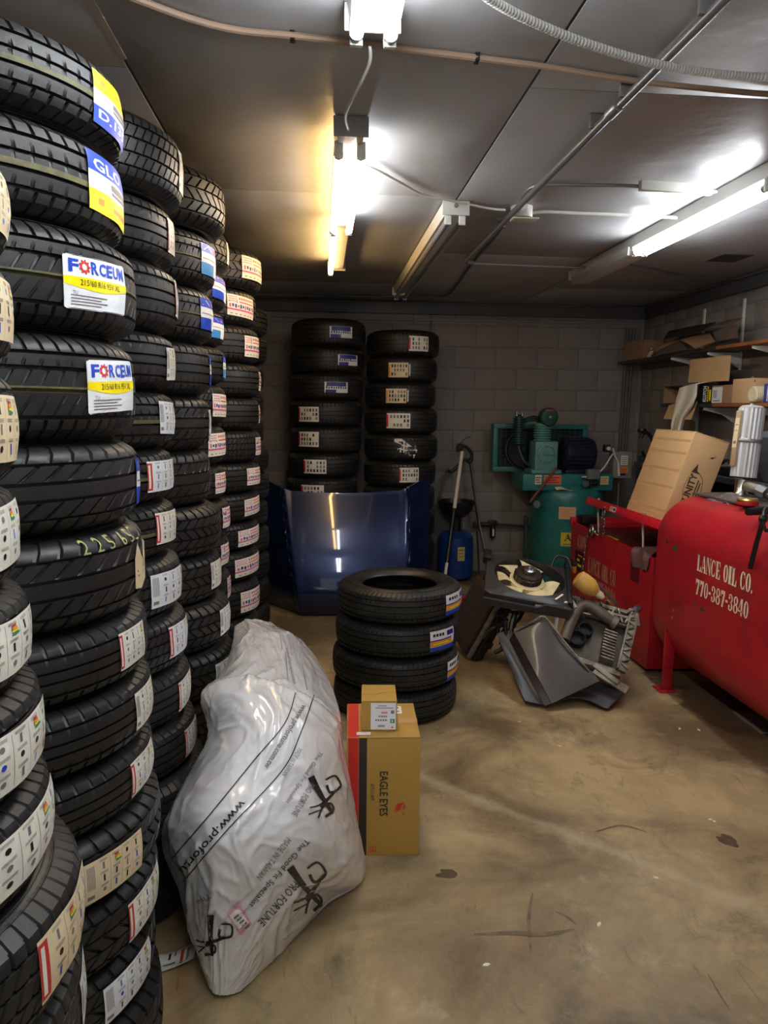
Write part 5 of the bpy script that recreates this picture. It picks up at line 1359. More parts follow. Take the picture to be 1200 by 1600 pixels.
# pump standing on the plate
pc = Vector((tx-.03, 3.74, ztp))
t = thing('oil_pump', 'ribbed silver aluminium pump standing on the red tank', 'pump', pc, rot=(radians(-3), radians(5), 0))
k = MB(); k.lathe([(.055, 0), (.06, .01), (.04, .02), (.035, .03), (.035, .1), (.05, .11)], steel, 20); k.build('pump_foot', t)
k = MB(); pts = []
for i in range(40):
    a_ = 2*pi*i/40; pts.append(((.062+(.005 if i % 2 else 0))*cos(a_), (.062+(.005 if i % 2 else 0))*sin(a_)))
k.prism(pts, .37, alu, None, .115); k.build('barrel', t, 20)
k = MB(); k.lathe([(.069, .3), (.071, .303), (.071, .318), (.069, .321)], zinc, 32); k.build('band', t)
k = MB(); k.box((-.068, -.0, .32), (.012, .045, .3), mat('tan pump side', (170, 146, 116), .5), bev=.003); k.build('side_rail', t)
k = MB(); Print().rect(-.02, 0, .02, .16, paper_tan, 0).rect(-.012, .12, .012, .125, ink_grey, 1).rect(-.012, .09, .012, .094, ink_grey, 1).rect(-.012, .02, .012, .035, ink_grey, 1).lay(k, flat((-.0748, 0, .27), (0, -1, 0), (0, 0, 1))); k.build('pump_label', t, 0)
k = MB(); k.lathe([(.06, .485), (.064, .49), (.05, .5), (.02, .505)], alu, 24); k.cyl((.0, 0, .5), (.0, 0, .515), .014, steel, 6); k.build('pump_cap', t)
k = MB(); k.cyl((.0, -.03, .07), (.03, -.11, .055), .028, cast_alu, 14); k.cyl((.03, -.11, .055), (.045, -.16, .04), .034, zinc, 6); k.build('outlet_fitting', t)
tag(MB().tube([pc+Vector((.045, -.17, .035)), pc+Vector((.06, -.25, .0)), pc+Vector((.03, -.36, .01)), pc+Vector((-.12, -.47, .0)), pc+Vector((-.28, -.53, .0))], .018, black_plastic, 10, smooth=8).build('pump_hose'), 'black hose leading from silver pump across the red tank top', 'hose')
hp = [at(1200, 795, X=1.99), at(1192, 815, X=1.925), at(1183, 845, X=1.93), at(1172, 888, X=1.93)]
t = thing('strap', 'black rubber strap hanging down over the red tank side', 'strap', hp[0])
k = shift(MB(), t); k.tube([Vector((2.08, hp[0].y-.03, ztp-.02)), hp[0]]+hp[1:], .011, black_plastic, 8, smooth=5); k.build('strap_band', t)
k = shift(MB(), t); k.tube([hp[1], at(1197, 830, X=1.928), at(1206, 822, X=1.93)], .007, black_plastic, 8, smooth=4); k.lathe([(.016, 0), (.02, .015), (.012, .03)], black_plastic, 10, Matrix.Translation(hp[1])); k.build('strap_hook', t)
rag_sheet('grey_rag', 'grey dirty rag bunched under the silver pump', (tx-.17, 3.87, ztp), (.26, 0, 0), (0, -.26, 0), .03, 2.2, rag_grey, sag=lambda p, u, v: p+Vector((0, 0, .045*sin(pi*min(max(u, 0), 1))*sin(pi*min(max(v, 0), 1)))))
t = thing('red_reel', 'small red and brass fitting lying on the tank plate', 'fitting', (tx-.16, 3.46, ztp))
k = MB(); k.lathe([(.05, 0), (.052, .012), (.05, .018)], mat('red plastic cap', (190, 40, 36), .4), 24); k.build('red_base', t)
k = MB(); k.lathe([(.05, .018), (.052, .026), (.045, .034), (.02, .036)], mat('brass', (196, 160, 90), .3, .8), 24); k.build('brass_rim', t)
# board under the tank edge
t = MB(); o = at(1172, 1128, Z=.0)
t.box((o.x+.18, o.y-.02, .022), (.42, .26, .012), mat('grey board', (110, 100, 88), .6, var=.2, vscale=10), Matrix.Identity(4), bev=.002); tag(t.build('floor_board'), 'flat grey board lying on the floor under the red tank', 'board')
bpy.data.objects['floor_board'].location.z = -.015
# ================================================================ SHELVES ON THE RIGHT WALL
sx = XR-.005
for y in (4.72, 5.29, 5.86):
    k = MB(); k.box((sx-.008, y, 1.86), (.014, .024, 1.16), white_paint, bev=.002)
    tag(k.build('shelf_standard'), f"white upright shelf standard on the right wall, {dict([(4.72, 'nearest'), (5.29, 'middle one'), (5.86, 'farthest')])[y]} of three", 'shelf standard', 'white shelf standards')
def shelf(zt, y0, y1, label, ys):
    t = thing('wall_shelf', label, 'shelf', (sx-.14, (y0+y1)/2, zt))
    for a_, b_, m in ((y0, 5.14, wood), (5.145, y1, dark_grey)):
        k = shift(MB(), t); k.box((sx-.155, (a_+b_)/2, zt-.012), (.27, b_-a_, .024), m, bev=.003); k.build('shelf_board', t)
    for y in ys:
        k = shift(MB(), t); k.prism([(0, -.003), (-.25, -.003), (-.255, -.02), (-.1, -.055), (-.02, -.11), (0, -.115)], .006, white_paint, frame((sx-.018, y, zt-.026), Vector((1, 0, 0)), Vector((0, 0, 1)), Vector((0, -1, 0)))); k.build('bracket', t)
    return t
ZU, ZL = 2.075, 1.665
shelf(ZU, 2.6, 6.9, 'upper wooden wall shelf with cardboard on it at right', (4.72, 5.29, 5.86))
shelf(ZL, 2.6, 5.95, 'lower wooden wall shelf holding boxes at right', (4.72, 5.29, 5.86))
fx = sx-.29
# cardboard on the upper shelf
t = thing('small_brown_box', 'small brown cardboard box at far end of upper shelf', 'box', (fx+.14, 6.66, ZU+.002))
k = MB(); k.box((0, 0, .085), (.2, .34, .17), kraft_dull, rotm(0, 0, .12), bev=.003); k.build('box_body', t)
k = MB(); k.box((-.07, -.19, .14), (.012, .05, .09), paper, rotm(.5, .2, .1), bev=.002); k.build('paper_tag', t)
def card(name, label, pts, m, th=.006, bow=.0, cat='cardboard'):
    p0, p1, p2, p3 = [Vector(p) for p in pts]
    n = (p1-p0).cross(p3-p0).normalized()
    k = MB(); k.sheet(lambda u, v: (p0*(1-u)+p1*u)*(1-v)+(p3*(1-u)+p2*u)*v+n*bow*sin(pi*u)*(1+.4*sin(5*v)), 10, 6, m, th)
    return tag(k.build(name), label, cat)
Xc = fx-.02
card('cardboard_flap', 'bent tan cardboard piece hanging over upper shelf front, left one', [at(1012, 549, X=Xc), at(1026, 549, X=Xc), at(1073, 524, X=Xc+.16), at(1060, 529, X=Xc+.16)], kraft_dull, .006, .012)
card('cardboard_flap', 'tan cardboard sheet folded over the upper shelf edge, middle', [at(1062, 531, X=Xc-.01), at(1087, 545, X=Xc-.02), at(1117, 533, X=Xc-.01), at(1108, 519, X=Xc+.12)], kraft_dull, .006, .01)
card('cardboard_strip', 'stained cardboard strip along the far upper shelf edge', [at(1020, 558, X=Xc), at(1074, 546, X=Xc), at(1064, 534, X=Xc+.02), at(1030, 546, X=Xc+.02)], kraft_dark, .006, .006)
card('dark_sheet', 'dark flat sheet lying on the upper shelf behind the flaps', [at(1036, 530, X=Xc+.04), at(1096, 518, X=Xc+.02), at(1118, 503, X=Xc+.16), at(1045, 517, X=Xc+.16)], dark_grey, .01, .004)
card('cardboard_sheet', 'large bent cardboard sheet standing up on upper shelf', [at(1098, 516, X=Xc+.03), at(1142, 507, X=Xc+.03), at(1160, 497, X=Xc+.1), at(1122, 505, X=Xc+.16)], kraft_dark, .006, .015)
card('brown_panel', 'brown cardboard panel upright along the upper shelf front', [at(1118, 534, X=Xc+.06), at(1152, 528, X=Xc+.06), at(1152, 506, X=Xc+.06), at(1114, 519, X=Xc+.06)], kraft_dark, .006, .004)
# lower shelf
t = thing('open_carton', 'open brown carton with raised flap on the lower shelf', 'box', (fx+.17, 5.30, ZL+.001))
k = shift(MB(), t); zz = ZL+.002; Y0, Y1 = 4.62, 5.58; X0, X1 = fx+.135, sx-.03; H_ = .25
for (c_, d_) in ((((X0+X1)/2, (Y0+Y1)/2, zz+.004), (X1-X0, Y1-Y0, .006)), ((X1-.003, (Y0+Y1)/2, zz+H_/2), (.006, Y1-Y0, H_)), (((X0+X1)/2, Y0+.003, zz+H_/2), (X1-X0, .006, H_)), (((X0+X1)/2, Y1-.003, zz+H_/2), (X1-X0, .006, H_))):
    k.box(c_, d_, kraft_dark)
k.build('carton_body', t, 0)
k = shift(MB(), t); fpts = [at(1075, 598, X=fx), at(1138, 595, X=fx), at(1141, 555, X=fx+.02), at(1079, 562, X=fx+.02)]
k.sheet(lambda u, v: (fpts[0]*(1-u)+fpts[1]*u)*(1-v)+(fpts[3]*(1-u)+fpts[2]*u)*v, 4, 3, kraft, .006); k.build('raised_flap', t)
Yk1, Yk0 = at(1091, 614, X=fx).y, at(1112, 614, X=fx).y
t = thing('black_parts_box', 'black cardboard parts box with upright white KLUTCH lettering', 'box', (fx+.05, (Yk0+Yk1)/2, ZL))
k = shift(MB(), t); k.box((fx+.05, (Yk0+Yk1)/2, ZL+.072), (.09, Yk1-Yk0-.006, .142), ink_black, bev=.003); k.build('box_body', t)
wk = Yk1-Yk0; k = shift(MB(), t); S = Print(); S.text('KLUTCH', wk*.32, .012, wk*.58, .128, ink_white, 1, .04, 1); S.rect(wk*.64, .012, wk*.72, .125, ink_yellow, 1); S.rect(wk*.78, .02, wk*.9, .1, ink_yellow, 1)
for q in range(5): S.rect(wk*.64, .03+.018*q, wk*.72, .034+.018*q, ink_black, 2)
S.lay(k, flat((fx+.0042, Yk1-.002, ZL+.001), (0, -1, 0), (0, 0, 1))); k.build('box_print', t, 0)
def tbox(name, label, xa, xb, ya, yb_, m, extra=None, depth=.12):
    y1_, y0_ = at(xa, 612, X=fx).y, at(xb, 612, X=fx).y
    h = at(xa, ya, X=fx).z-ZL
    t = thing(name, label, 'box', (fx+depth/2+.004, (y0_+y1_)/2, ZL))
    k = MB(); k.box((0, 0, h/2+.001), (depth, y1_-y0_-.004, h), m, bev=.003); k.build('box_body', t)
    if extra:
        k = MB(); S = Print(); extra(S, y1_-y0_, h); S.lay(k, flat((-depth/2-.0008, (y1_-y0_)/2, 0), (0, -1, 0), (0, 0, 1))); k.build('box_print', t, 0)
    return t, y0_, y1_, h
tbox('labelled_box', 'brown box end with white barcode label between black and tan boxes', 1112, 1142, 603, 630, kraft_dull,
     lambda S, w_, h: (S.rect(.002, .005, w_*.55, h*.92, paper_cool, 0), [S.rect(w_*.06+w_*.03*q, h*.3, w_*.06+w_*.03*q+w_*.016, h*.75, ink_grey, 1) for q in range(7)], S.rect(w_*.06, h*.12, w_*.45, h*.18, ink_grey, 1)))
t, y0_, y1_, h = tbox('tan_box', 'plain tan cardboard box with open end on lower shelf', 1143, 1175, 593, 630, mat('pale tan card', (206, 170, 122), .6, var=.06, vscale=5))
for s_ in (-1, 1):
    k = MB(); k.box((-.05, -(y1_-y0_)/2-.04, h/2+s_*h*.40), (.006, .07, .05), kraft_dull, rotm(s_*.9, 0, 0), bev=.001); k.build('end_flap', t)
p = at(1183, 613, X=fx+.02)
t = thing('air_filter', 'cream round filter cartridge lying beside the tan box', 'filter', (p.x+.02, p.y, ZL+.056))
k = MB(); FT = frame((0, 0, 0), Vector((0, -1, 0)), Vector((0, 0, 1)), Vector((-1, 0, 0)))
k.lathe([(.052, -.06)]+[(.052+.003*(i % 2), -.06+.006*i) for i in range(18)]+[(.05, .05), (.045, .056), (.02, .05), (0, .05)], mat('cream filter', (222, 204, 166), .6), 28, FT); k.build('filter_body', t)
tbox('blue_box', 'narrow blue box at right end of lower shelf', 1192, 1204, 600, 628, mat('blue purple card', (66, 66, 140), .5), lambda S, w_, h: S.rect(w_*.5, .01, w_*.62, h*.9, ink_white, 0))
tbox('white_box', 'white box beside the narrow blue box on lower shelf', 1205, 1240, 600, 628, paper_cool)
# hanging open box and towel
bt = [at(1040, 606, X=fx), at(1090, 600, X=fx)]
t = thing('hanging_box', 'open brown box with drooping flaps at lower shelf end', 'box', (fx+.12, 5.74, ZL+.001))
k = shift(MB(), t); Y0, Y1, X0, X1, H_ = 5.60, 5.93, fx+.012, sx-.04, .145
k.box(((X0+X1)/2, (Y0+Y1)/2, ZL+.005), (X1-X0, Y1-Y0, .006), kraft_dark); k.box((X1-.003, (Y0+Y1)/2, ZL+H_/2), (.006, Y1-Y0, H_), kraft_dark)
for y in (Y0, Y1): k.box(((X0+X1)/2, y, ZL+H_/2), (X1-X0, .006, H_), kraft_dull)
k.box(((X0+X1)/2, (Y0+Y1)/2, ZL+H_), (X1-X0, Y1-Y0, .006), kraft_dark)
k.build('carton_body', t, 0)
for (xa, ya), (xb, yb_), (xc, yc), (xd, yd) in ((((1046, 634)), ((1063, 628)), ((1058, 656)), ((1037, 655))), (((1068, 636)), ((1090, 628)), ((1080, 656)), ((1069, 656)))):
    q = [at(xa, ya, X=fx-.004), at(xb, yb_, X=fx-.004), at(xc, yc, X=fx-.05), at(xd, yd, X=fx-.05)]
    k = shift(MB(), t); k.sheet(lambda u, v: (q[0]*(1-u)+q[1]*u)*(1-v)+(q[3]*(1-u)+q[2]*u)*v, 3, 3, kraft, .005); k.build('drooping_flap', t)
tw = [[(1063, 606), (1076, 602), (1090, 599)], [(1058, 622), (1074, 620), (1089, 618)], [(1054, 642), (1066, 640), (1082, 634)], [(1050, 660), (1060, 656), (1070, 652)], [(1048, 672), (1057, 674), (1066, 672)]]
def towel(u, v):
    f = v*4; i = min(int(f), 3); tt = f-i
    g = u*2; j = min(int(g), 1); s_ = g-j
    P2 = lambda r, c: Vector((*tw[r][c], 0))
    p = (P2(i, j)*(1-s_)+P2(i, j+1)*s_)*(1-tt)+(P2(i+1, j)*(1-s_)+P2(i+1, j+1)*s_)*tt
    return at(p.x, p.y, X=fx-.062-.02*sin(u*9+v*2)*(.2+v))
k = MB(); k.sheet(towel, 24, 24, cloth, .006); 
k.sheet(lambda u, v: towel(u, 0)*(1-v)+(towel(u, 0)+Vector((.16, 0, .004)))*v + Vector((0, 0, .012*sin(pi*v))), 24, 6, cloth, .006)
tag(k.build('white_towel', sharp=80), 'white towel hanging down from the box on the lower shelf', 'towel')
# bench, faucet and grey funnel in the dark under the shelves
t = thing('work_bench', 'dark narrow bench along right wall under the shelves', 'bench', (2.93, 5.05, 0))
k = MB(); k.box((0, 0, 1.14), (.38, 2.2, .04), dark_grey, bev=.004); k.box((-.188, 0, 1.165), (.006, 2.2, .01), zinc); k.build('bench_top', t)
for y in (-1.02, 0, 1.02):
    for x in (-.16, .16):
        k = MB(); k.box((x, y, .56), (.05, .05, 1.12), dark_grey, bev=.004); k.build('leg', t)
k = MB(); k.box((.15, 0, .6), (.02, 2.0, .9), black_matte); k.build('back_panel', t)
p = at(1012, 735, Y=6.05); p.z = 1.162
t = thing('bench_faucet', 'black gooseneck faucet arching above the dark bench', 'faucet', p)
q = lambda x, y: at(x, y, Y=p.y)
k = shift(MB(), t); k.tube([p+Vector((0, 0, .02)), q(1019, 715), q(1021, 700), q(1019, 686), q(1012, 677), q(1005, 677), q(1001, 684)], .016, black_plastic, 10, smooth=6); k.build('spout', t)
k = shift(MB(), t); k.lathe([(.032, 0), (.04, .02), (.036, .035), (.01, .04)], black_plastic, 14, frame(q(1003, 676), Vector((1, 0, 0)), Vector((0, 1, 0)), Vector((0, 0, 1)))); k.build('spray_head', t)
k = shift(MB(), t); k.box(tuple(p+Vector((0, 0, .03))), (.16, .1, .06), dark_grey, bev=.01); k.cyl(p+Vector((-.06, -.05, .06)), p+Vector((-.09, -.07, .1)), .014, black_plastic, 10); k.build('faucet_base', t)
p = at(1142, 728, X=2.86)
t = thing('bench_clutter', 'small black tool on the bench between tilted carton and pump', 'tool', (2.86, p.y, 1.161))
k = MB(); k.box((0, 0, .03), (.12, .2, .06), black_plastic, bev=.012); k.build('tool_body', t)
k = MB(); k.tube([(-.03, -.1, .06), (-.05, -.03, .11), (-.04, .06, .08)], .012, black_plastic, 8, smooth=5); k.build('tool_handle', t)
p = at(1190, 745, X=2.8)
t = thing('grey_funnel', 'large grey plastic funnel leaning behind the silver pump', 'funnel', (2.86, p.y, 1.172), rot=(0, radians(-8), 0))
k = MB(); k.lathe([(.05, .0), (.06, .03), (.12, .1), (.19, .27), (.2, .30), (.192, .30), (.11, .1), (.05, .03)], mat('grey funnel plastic', (92, 96, 100), .5), 32, cap=False); k.build('cone', t)
k = MB(); k.tube([(.19, 0, .29), (.24, 0, .33), (.23, .05, .34), (.19, .03, .3)], .008, MATS['grey funnel plastic'], 8); k.build('handle', t)
cw = MB(); cw.tube([at(1150, 692, X=XR-.02), at(1175, 683, X=XR-.02), at(1205, 671, X=XR-.02)], .006, mat('grey cord', (130, 130, 130), .5), 6, smooth=3); tag(cw.build('wall_cord'), 'thin grey cord running up the right wall behind the pump', 'cable')
cw = MB(); cw.tube([at(1187, 640, X=XR-.02), at(1183, 690, X=XR-.02), at(1181, 720, X=XR-.02)], .012, trim_m, 8); tag(cw.build('wall_pipe'), 'grey vertical pipe on the right wall behind the silver pump', 'pipe')

# ================================================================ PILE OF CAR PARTS
bp_m = mat('bronze grey car paint', (68, 61, 56), .42, .2, coat=.15, dirt=(58, 52, 49), dscale=6, damt=.5, rvar=.08)
# fan shroud: tilted plate with a round opening
LF, RF, LB = at(757, 924, Y=4.02), at(893, 950, Y=3.92), at(774, 866, Y=4.40)
e1 = (RF-LF); sw_ = e1.length; e1.normalize(); e2 = (LB-LF); e2 = (e2-e1*e2.dot(e1)); sd_ = e2.length; e2.normalize(); e3 = e1.cross(e2)
ST = frame(LF, e1, e2, e3)
t = thing('fan_shroud', 'black radiator fan shroud with cream fan lying atop the car part pile', 'car part', LF)
k = shift(MB(), t)
N_ = 48; rr = min(sw_, sd_)*.445; cc = (sw_*.52, sd_*.53)
V = []; F = []
def rim(a_):
    c_, s_ = cos(a_), sin(a_); 
    m_ = min((sw_-cc[0])/c_ if c_ > 1e-6 else 9, cc[0]/-c_ if c_ < -1e-6 else 9, (sd_-cc[1])/s_ if s_ > 1e-6 else 9, cc[1]/-s_ if s_ < -1e-6 else 9)
    m_ = min(m_, rr*2.6)
    return cc[0]+c_*m_, cc[1]+s_*m_
for i in range(N_):
    a_ = 2*pi*i/N_; ox, oy = rim(a_); ix, iy = cc[0]+rr*1.12*cos(a_), cc[1]+rr*cos(0)*sin(a_)
    V += [(ox, oy, -.05), (ox, oy, -.006), (ox*.97+cc[0]*.03, oy*.97+cc[1]*.03, 0), (ix+.012*cos(a_), iy+.012*sin(a_), .006), (ix, iy, .012), (ix, iy, -.06)]
for i in range(N_):
    j = (i+1) % N_
    for q in range(5): F.append((i*6+q, i*6+q+1, j*6+q+1, j*6+q))
k.add(V, F, dark_grey, ST); k.build('shroud_frame', t)
k = shift(MB(), t)
k.prism([(0, 0), (sw_*.62, 0), (sw_*.72, .03), (sw_, .03), (sw_, -.035), (0, -.045)], .02, dark_grey, ST @ frame((0, -.004, -.03), Vector((1, 0, 0)), Vector((0, 0, 1)), Vector((0, -1, 0)))); k.build('front_lip', t)
k = shift(MB(), t); k.box((-.0, sd_*.9, .0), (.05, .10, .05), black_plastic, ST, bev=.008); k.build('mount_tab', t)
k = shift(MB(), t); k.box((sw_*.99, sd_*.5, -.01), (.03, sd_*.9, .06), black_plastic, ST, bev=.008); k.build('side_wall', t)
k = shift(MB(), t); k.tube([ST @ Vector(p) for p in [(sw_*.8, sd_*.95, .0), (sw_*.84, sd_*1.05, .05), (sw_*.97, sd_*1.02, .06), (sw_*1.03, sd_*.9, .02)]], .008, black_plastic, 8, smooth=6); k.build('shroud_hose', t)
for a_ in (.4, 2.6, 4.5):
    k = shift(MB(), t); k.box((cc[0]+rr*.6*cos(a_), cc[1]+rr*.55*sin(a_), -.06), (rr*1.0, .02, .012), black_plastic, ST @ Matrix.Translation((cc[0], cc[1], 0)) @ Matrix.Rotation(a_, 4, 'Z') @ Matrix.Translation((-cc[0]-rr*.6*cos(a_)+rr*.6, -cc[1]-rr*.55*sin(a_), 0))); k.build('spoke', t)
FC = ST @ Matrix.Translation((cc[0]-.01, cc[1], -.03))
fan_m = mat('cream fan plastic', (222, 206, 158), .5, var=.1, vscale=12, dirt=(150, 126, 84), dscale=9, damt=.6)
ft = t
k = shift(MB(), t); k.lathe([(.098, -.03), (.106, -.02), (.106, .014), (.085, .022), (.07, .01)], fan_m, 32, FC); k.build('fan_ring', t)
for i in range(7):
    if i in (0,): continue
    BT = FC @ Matrix.Rotation(2*pi*i/7+.5, 4, 'Z')
    k = shift(MB(), t); k.T = k.T @ BT
    k.sheet(lambda u, v: Vector((.098+(rr*.93-.098)*u, (-.045-.035*u)+(.09+.07*u)*v, -.02+.04*v+.012*u+.012*sin(pi*u))), 6, 6, fan_m, .004); k.build('fan_blade', t)
k = shift(MB(), t); k.lathe([(.0, 0), (.08, .0), (.086, .02)] + [q for i in range(4) for q in ((.086, .022+.010*i), (.078, .027+.010*i))] + [(.076, .068), (.03, .074)], mat('fan clutch metal', (70, 60, 52), .4, .6, var=.3, vscale=20), 36, FC)
for i in range(18): k.box((.078*cos(i*.349), .078*sin(i*.349), .042), (.016, .006, .045), MATS['fan clutch metal'], FC)
k.build('fan_clutch', t)
k = shift(MB(), t); k.lathe([(.032, .07), (.038, .085), (.038, .096), (.022, .1), (.022, .09), (0, .09)], steel, 24, FC); k.build('clutch_cap', t)
k = shift(MB(), t); k.box((sw_*.86, sd_*.16, .012), (.012, .08, .008), ink_cream, ST @ Matrix.Translation((sw_*.86, sd_*.16, 0)) @ Matrix.Rotation(-.6, 4, 'Z') @ Matrix.Translation((-sw_*.86, -sd_*.16, 0)), bev=.002); k.build('white_clip', t)
# radiator leaning under it
B0 = Vector((.93, 4.43, .012)); T0 = at(778, 940, Y=4.22); ax = (T0-B0); rl = ax.length; ax.normalize()
wd = Vector((-.35, .9, .12)); wd = (wd-ax*wd.dot(ax)).normalized(); nn = wd.cross(ax)
RT = frame(B0, nn, wd, ax)
t = thing('radiator', 'old radiator leaning on its side at left of the car part pile', 'car part', B0)
k = shift(MB(), t); k.box((0, .14, rl*.5), (.03, .24, rl*.94), mat('brown radiator core', (70, 52, 44), .6, var=.3, vscale=30), RT, bev=.003)
k.build('core', t)
k = shift(MB(), t)
for i in range(22): k.box((.0, .14, rl*(.06+.04*i)), (.036, .23, .005), dark_grey, RT)
k.build('core_fin', t)['kind'] = 'stuff'
k = shift(MB(), t); k.cyl(RT @ Vector((.02, -.0, .01)), RT @ Vector((.02, -.0, rl*.98)), .019, cast_alu, 14); k.build('side_tube', t)
k = shift(MB(), t); k.box((.06, -.02, rl*.48), (.06, .05, rl*.96), black_plastic, RT, bev=.01); k.box((.06, -.055, rl*.35), (.05, .03, .05), black_plastic, RT, bev=.008); k.build('end_tank', t)
k = shift(MB(), t); k.box((.12, .03, rl*.5), (.03, .07, rl*.8), black_matte, RT, bev=.006); k.box((.1, .26, rl*.5), (.09, .03, rl*.9), black_plastic, RT, bev=.006); k.build('bracket', t)
# bumper panel
def quadsheet(px, th, m, bulge=0, nu=20, nv=20, edge=0):
    q = [at(x, y, Y=Y) for x, y, Y in px]
    n = (q[1]-q[0]).cross(q[3]-q[0]).normalized()
    if n.y > 0: n = -n
    def fn(u, v):
        p = (q[0]*(1-u)+q[1]*u)*(1-v)+(q[3]*(1-u)+q[2]*u)*v
        b_ = 1-(2*u-1)**2; c_ = 1-(2*v-1)**2
        p = p+n*bulge*b_*c_
        p.z = max(p.z, .004+th if th > 0 else .004)
        return p
    return fn
t = thing('bumper_panel', 'bronze grey painted car panel leaning on the part pile', 'car part', at(858, 1098, Z=0))
k = shift(MB(), t); k.sheet(quadsheet([(802, 986, 3.98), (848, 964, 3.95), (937, 1064, 3.66), (862, 1099, 3.60)], .01, bp_m, .012), 24, 24, bp_m, -.008); k.build('outer_panel', t, 60)
k = shift(MB(), t); k.sheet(quadsheet([(796, 1000, 4.0), (803, 988, 3.985), (862, 1099, 3.605), (851, 1103, 3.61)], .01, bp_m, .0), 6, 16, mat('dark maroon edge', (44, 34, 34), .5), -.008); k.build('folded_edge', t)
k = shift(MB(), t); k.tube([at(806, 985, Y=3.97), at(828, 974, Y=3.95), at(848, 963, Y=3.93), at(862, 976, Y=3.9), at(880, 1000, Y=3.82), at(905, 1030, Y=3.74), at(920, 1048, Y=3.70)], .006, cast_alu, 8, smooth=4); k.build('lit_edge', t)  # added pale tube imitating the light caught along the panel rim
t = thing('splash_liner', 'dark grey plastic splash liner lying beneath the bronze panel', 'car part', at(830, 1098, Z=0))
k = shift(MB(), t); k.sheet(quadsheet([(776, 990, 4.06), (798, 984, 4.04), (857, 1103, 3.63), (820, 1095, 3.68)], .004, dark_grey, -.02), 12, 24, dark_grey, -.006); k.build('liner_sheet', t, 60)
k = shift(MB(), t); k.tube([at(790, 972, Y=4.06), at(792, 1000, Y=4.03), at(802, 1020, Y=3.98), at(818, 1040, Y=3.9)], .012, black_plastic, 8, smooth=5); k.tube([at(806, 955, Y=4.1), at(800, 975, Y=4.07), at(798, 990, Y=4.05)], .018, black_plastic, 8, smooth=5); k.build('liner_hose', t)
t = thing('trim_panel', 'small curved dark grey panel lying flat on floor by pile', 'car part', at(930, 1100, Z=0))
q = [at(872, 1099, Z=.0), at(902, 1078, Z=.0), at(978, 1084, Z=.06), at(950, 1112, Z=.0)]
k = shift(MB(), t); k.sheet(lambda u, v: (q[0]*(1-u)+q[1]*u)*(1-v)+(q[3]*(1-u)+q[2]*u)*v+Vector((0, 0, .012+.035*sin(pi*min(v*1.1, 1)))), 14, 14, dark_grey, .008); k.build('panel_skin', t, 60)
k = shift(MB(), t); k.tube([q[1]+Vector((0, 0, .02)), (q[1]+q[2])/2+Vector((0, 0, .045)), q[2]+Vector((0, 0, .016))], .006, cast_alu, 6, smooth=4); k.build('panel_rim', t)
# aluminium carrier with pipe elbow and ribs
c00, c10, c01 = at(893, 935, Y=4.10), at(992, 962, Y=3.98), at(868, 1012, Y=3.86)
f1 = (c10-c00); fw_ = f1.length; f1.normalize(); f2 = (c01-c00); f2 = f2-f1*f2.dot(f1); fh_ = f2.length*1.12; f2.normalize(); f3 = f1.cross(f2)
if f3.y > 0: f3 = -f3
HT = Matrix.Identity(4)
for i in range(3): HT[i][0] = f1[i]; HT[i][1] = f2[i]; HT[i][2] = f3[i]; HT[i][3] = c00[i]
t = thing('engine_cover', 'dusty aluminium carrier with pipe elbow and ribs on part pile', 'car part', c00)
hb = lambda c_, d_, m, rz=0, bev=.004: (c_, d_, m, rz, bev)
def hput(name, items, stuff=False):
    k = shift(MB(), t)
    for c_, d_, m, rz, bev in items: k.box((0, 0, 0), d_, m, HT @ Matrix.Translation(c_) @ Matrix.Rotation(rz, 4, 'Z'), bev=bev)
    o = k.build(name, t)
    if stuff: o['kind'] = 'stuff'
W1, H1 = fw_, fh_
hput('back_plate', [hb((W1*.5, H1*.55, -.05), (W1*.86, H1*.9, .02), mat('grimy backing', (84, 75, 63), .6, var=.4, vscale=14))])
hput('top_rail', [hb((W1*.5, .0, .0), (W1*1.02, .03, .03), cast_alu), hb((W1*.55, .05, .01), (W1*.9, .018, .05), cast_alu), hb((W1*.5, .09, .005), (W1*.8, .014, .03), cast_alu, .05)])
rj = random.Random(5)
hput('broken_clip', [hb((W1*rj.uniform(.0, .98), rj.uniform(-.03, .11), rj.uniform(.0, .05)), (rj.uniform(.01, .05), rj.uniform(.006, .02), rj.uniform(.01, .04)), rj.choice([cast_alu, dark_grey, MATS['bronze grey plastic'], cast_alu]), rj.uniform(-1, 1), .002) for i in range(34)], True)
hput('rail_web', [hb((W1*(.12+.13*i), .045, .01), (.014, .1, .045), cast_alu, .35*(-1)**i) for i in range(7)], True)
hput('side_rail', [hb((W1*.94, H1*.52, .012), (.055, H1*.95, .03), cast_alu, .08), hb((W1*.88, H1*.52, .03), (.012, H1*.95, .03), cast_alu, .08)])
hput('rail_rib', [hb((W1*.94, H1*(.2+.09*i), .03), (.045, .012, .02), cast_alu, .6*(-1)**i) for i in range(9)], True)
hput('bottom_rail', [hb((W1*.45, H1*1.0, .0), (W1*.9, .035, .03), cast_alu, .06), hb((W1*.3, H1*1.03, .0), (W1*.5, .02, .05), cast_alu, -.1)])
hput('corner_horn', [hb((W1*1.0, -.04, .0), (.04, .07, .02), dark_grey, .5), hb((W1*1.03, .03, .0), (.03, .09, .03), cast_alu, -.2)])
hput('foot_blade', [hb((W1*.78, H1*1.16, .01), (.2, .05, .012), cast_alu, .35), hb((W1*.7, H1*1.1, .02), (.16, .03, .012), cast_alu, .45)])
hput('comb_rib', [hb((W1*.68, H1*(.40+.05*i), -.01), (.075, .010, .06), cast_alu, .08) for i in range(10)], True)
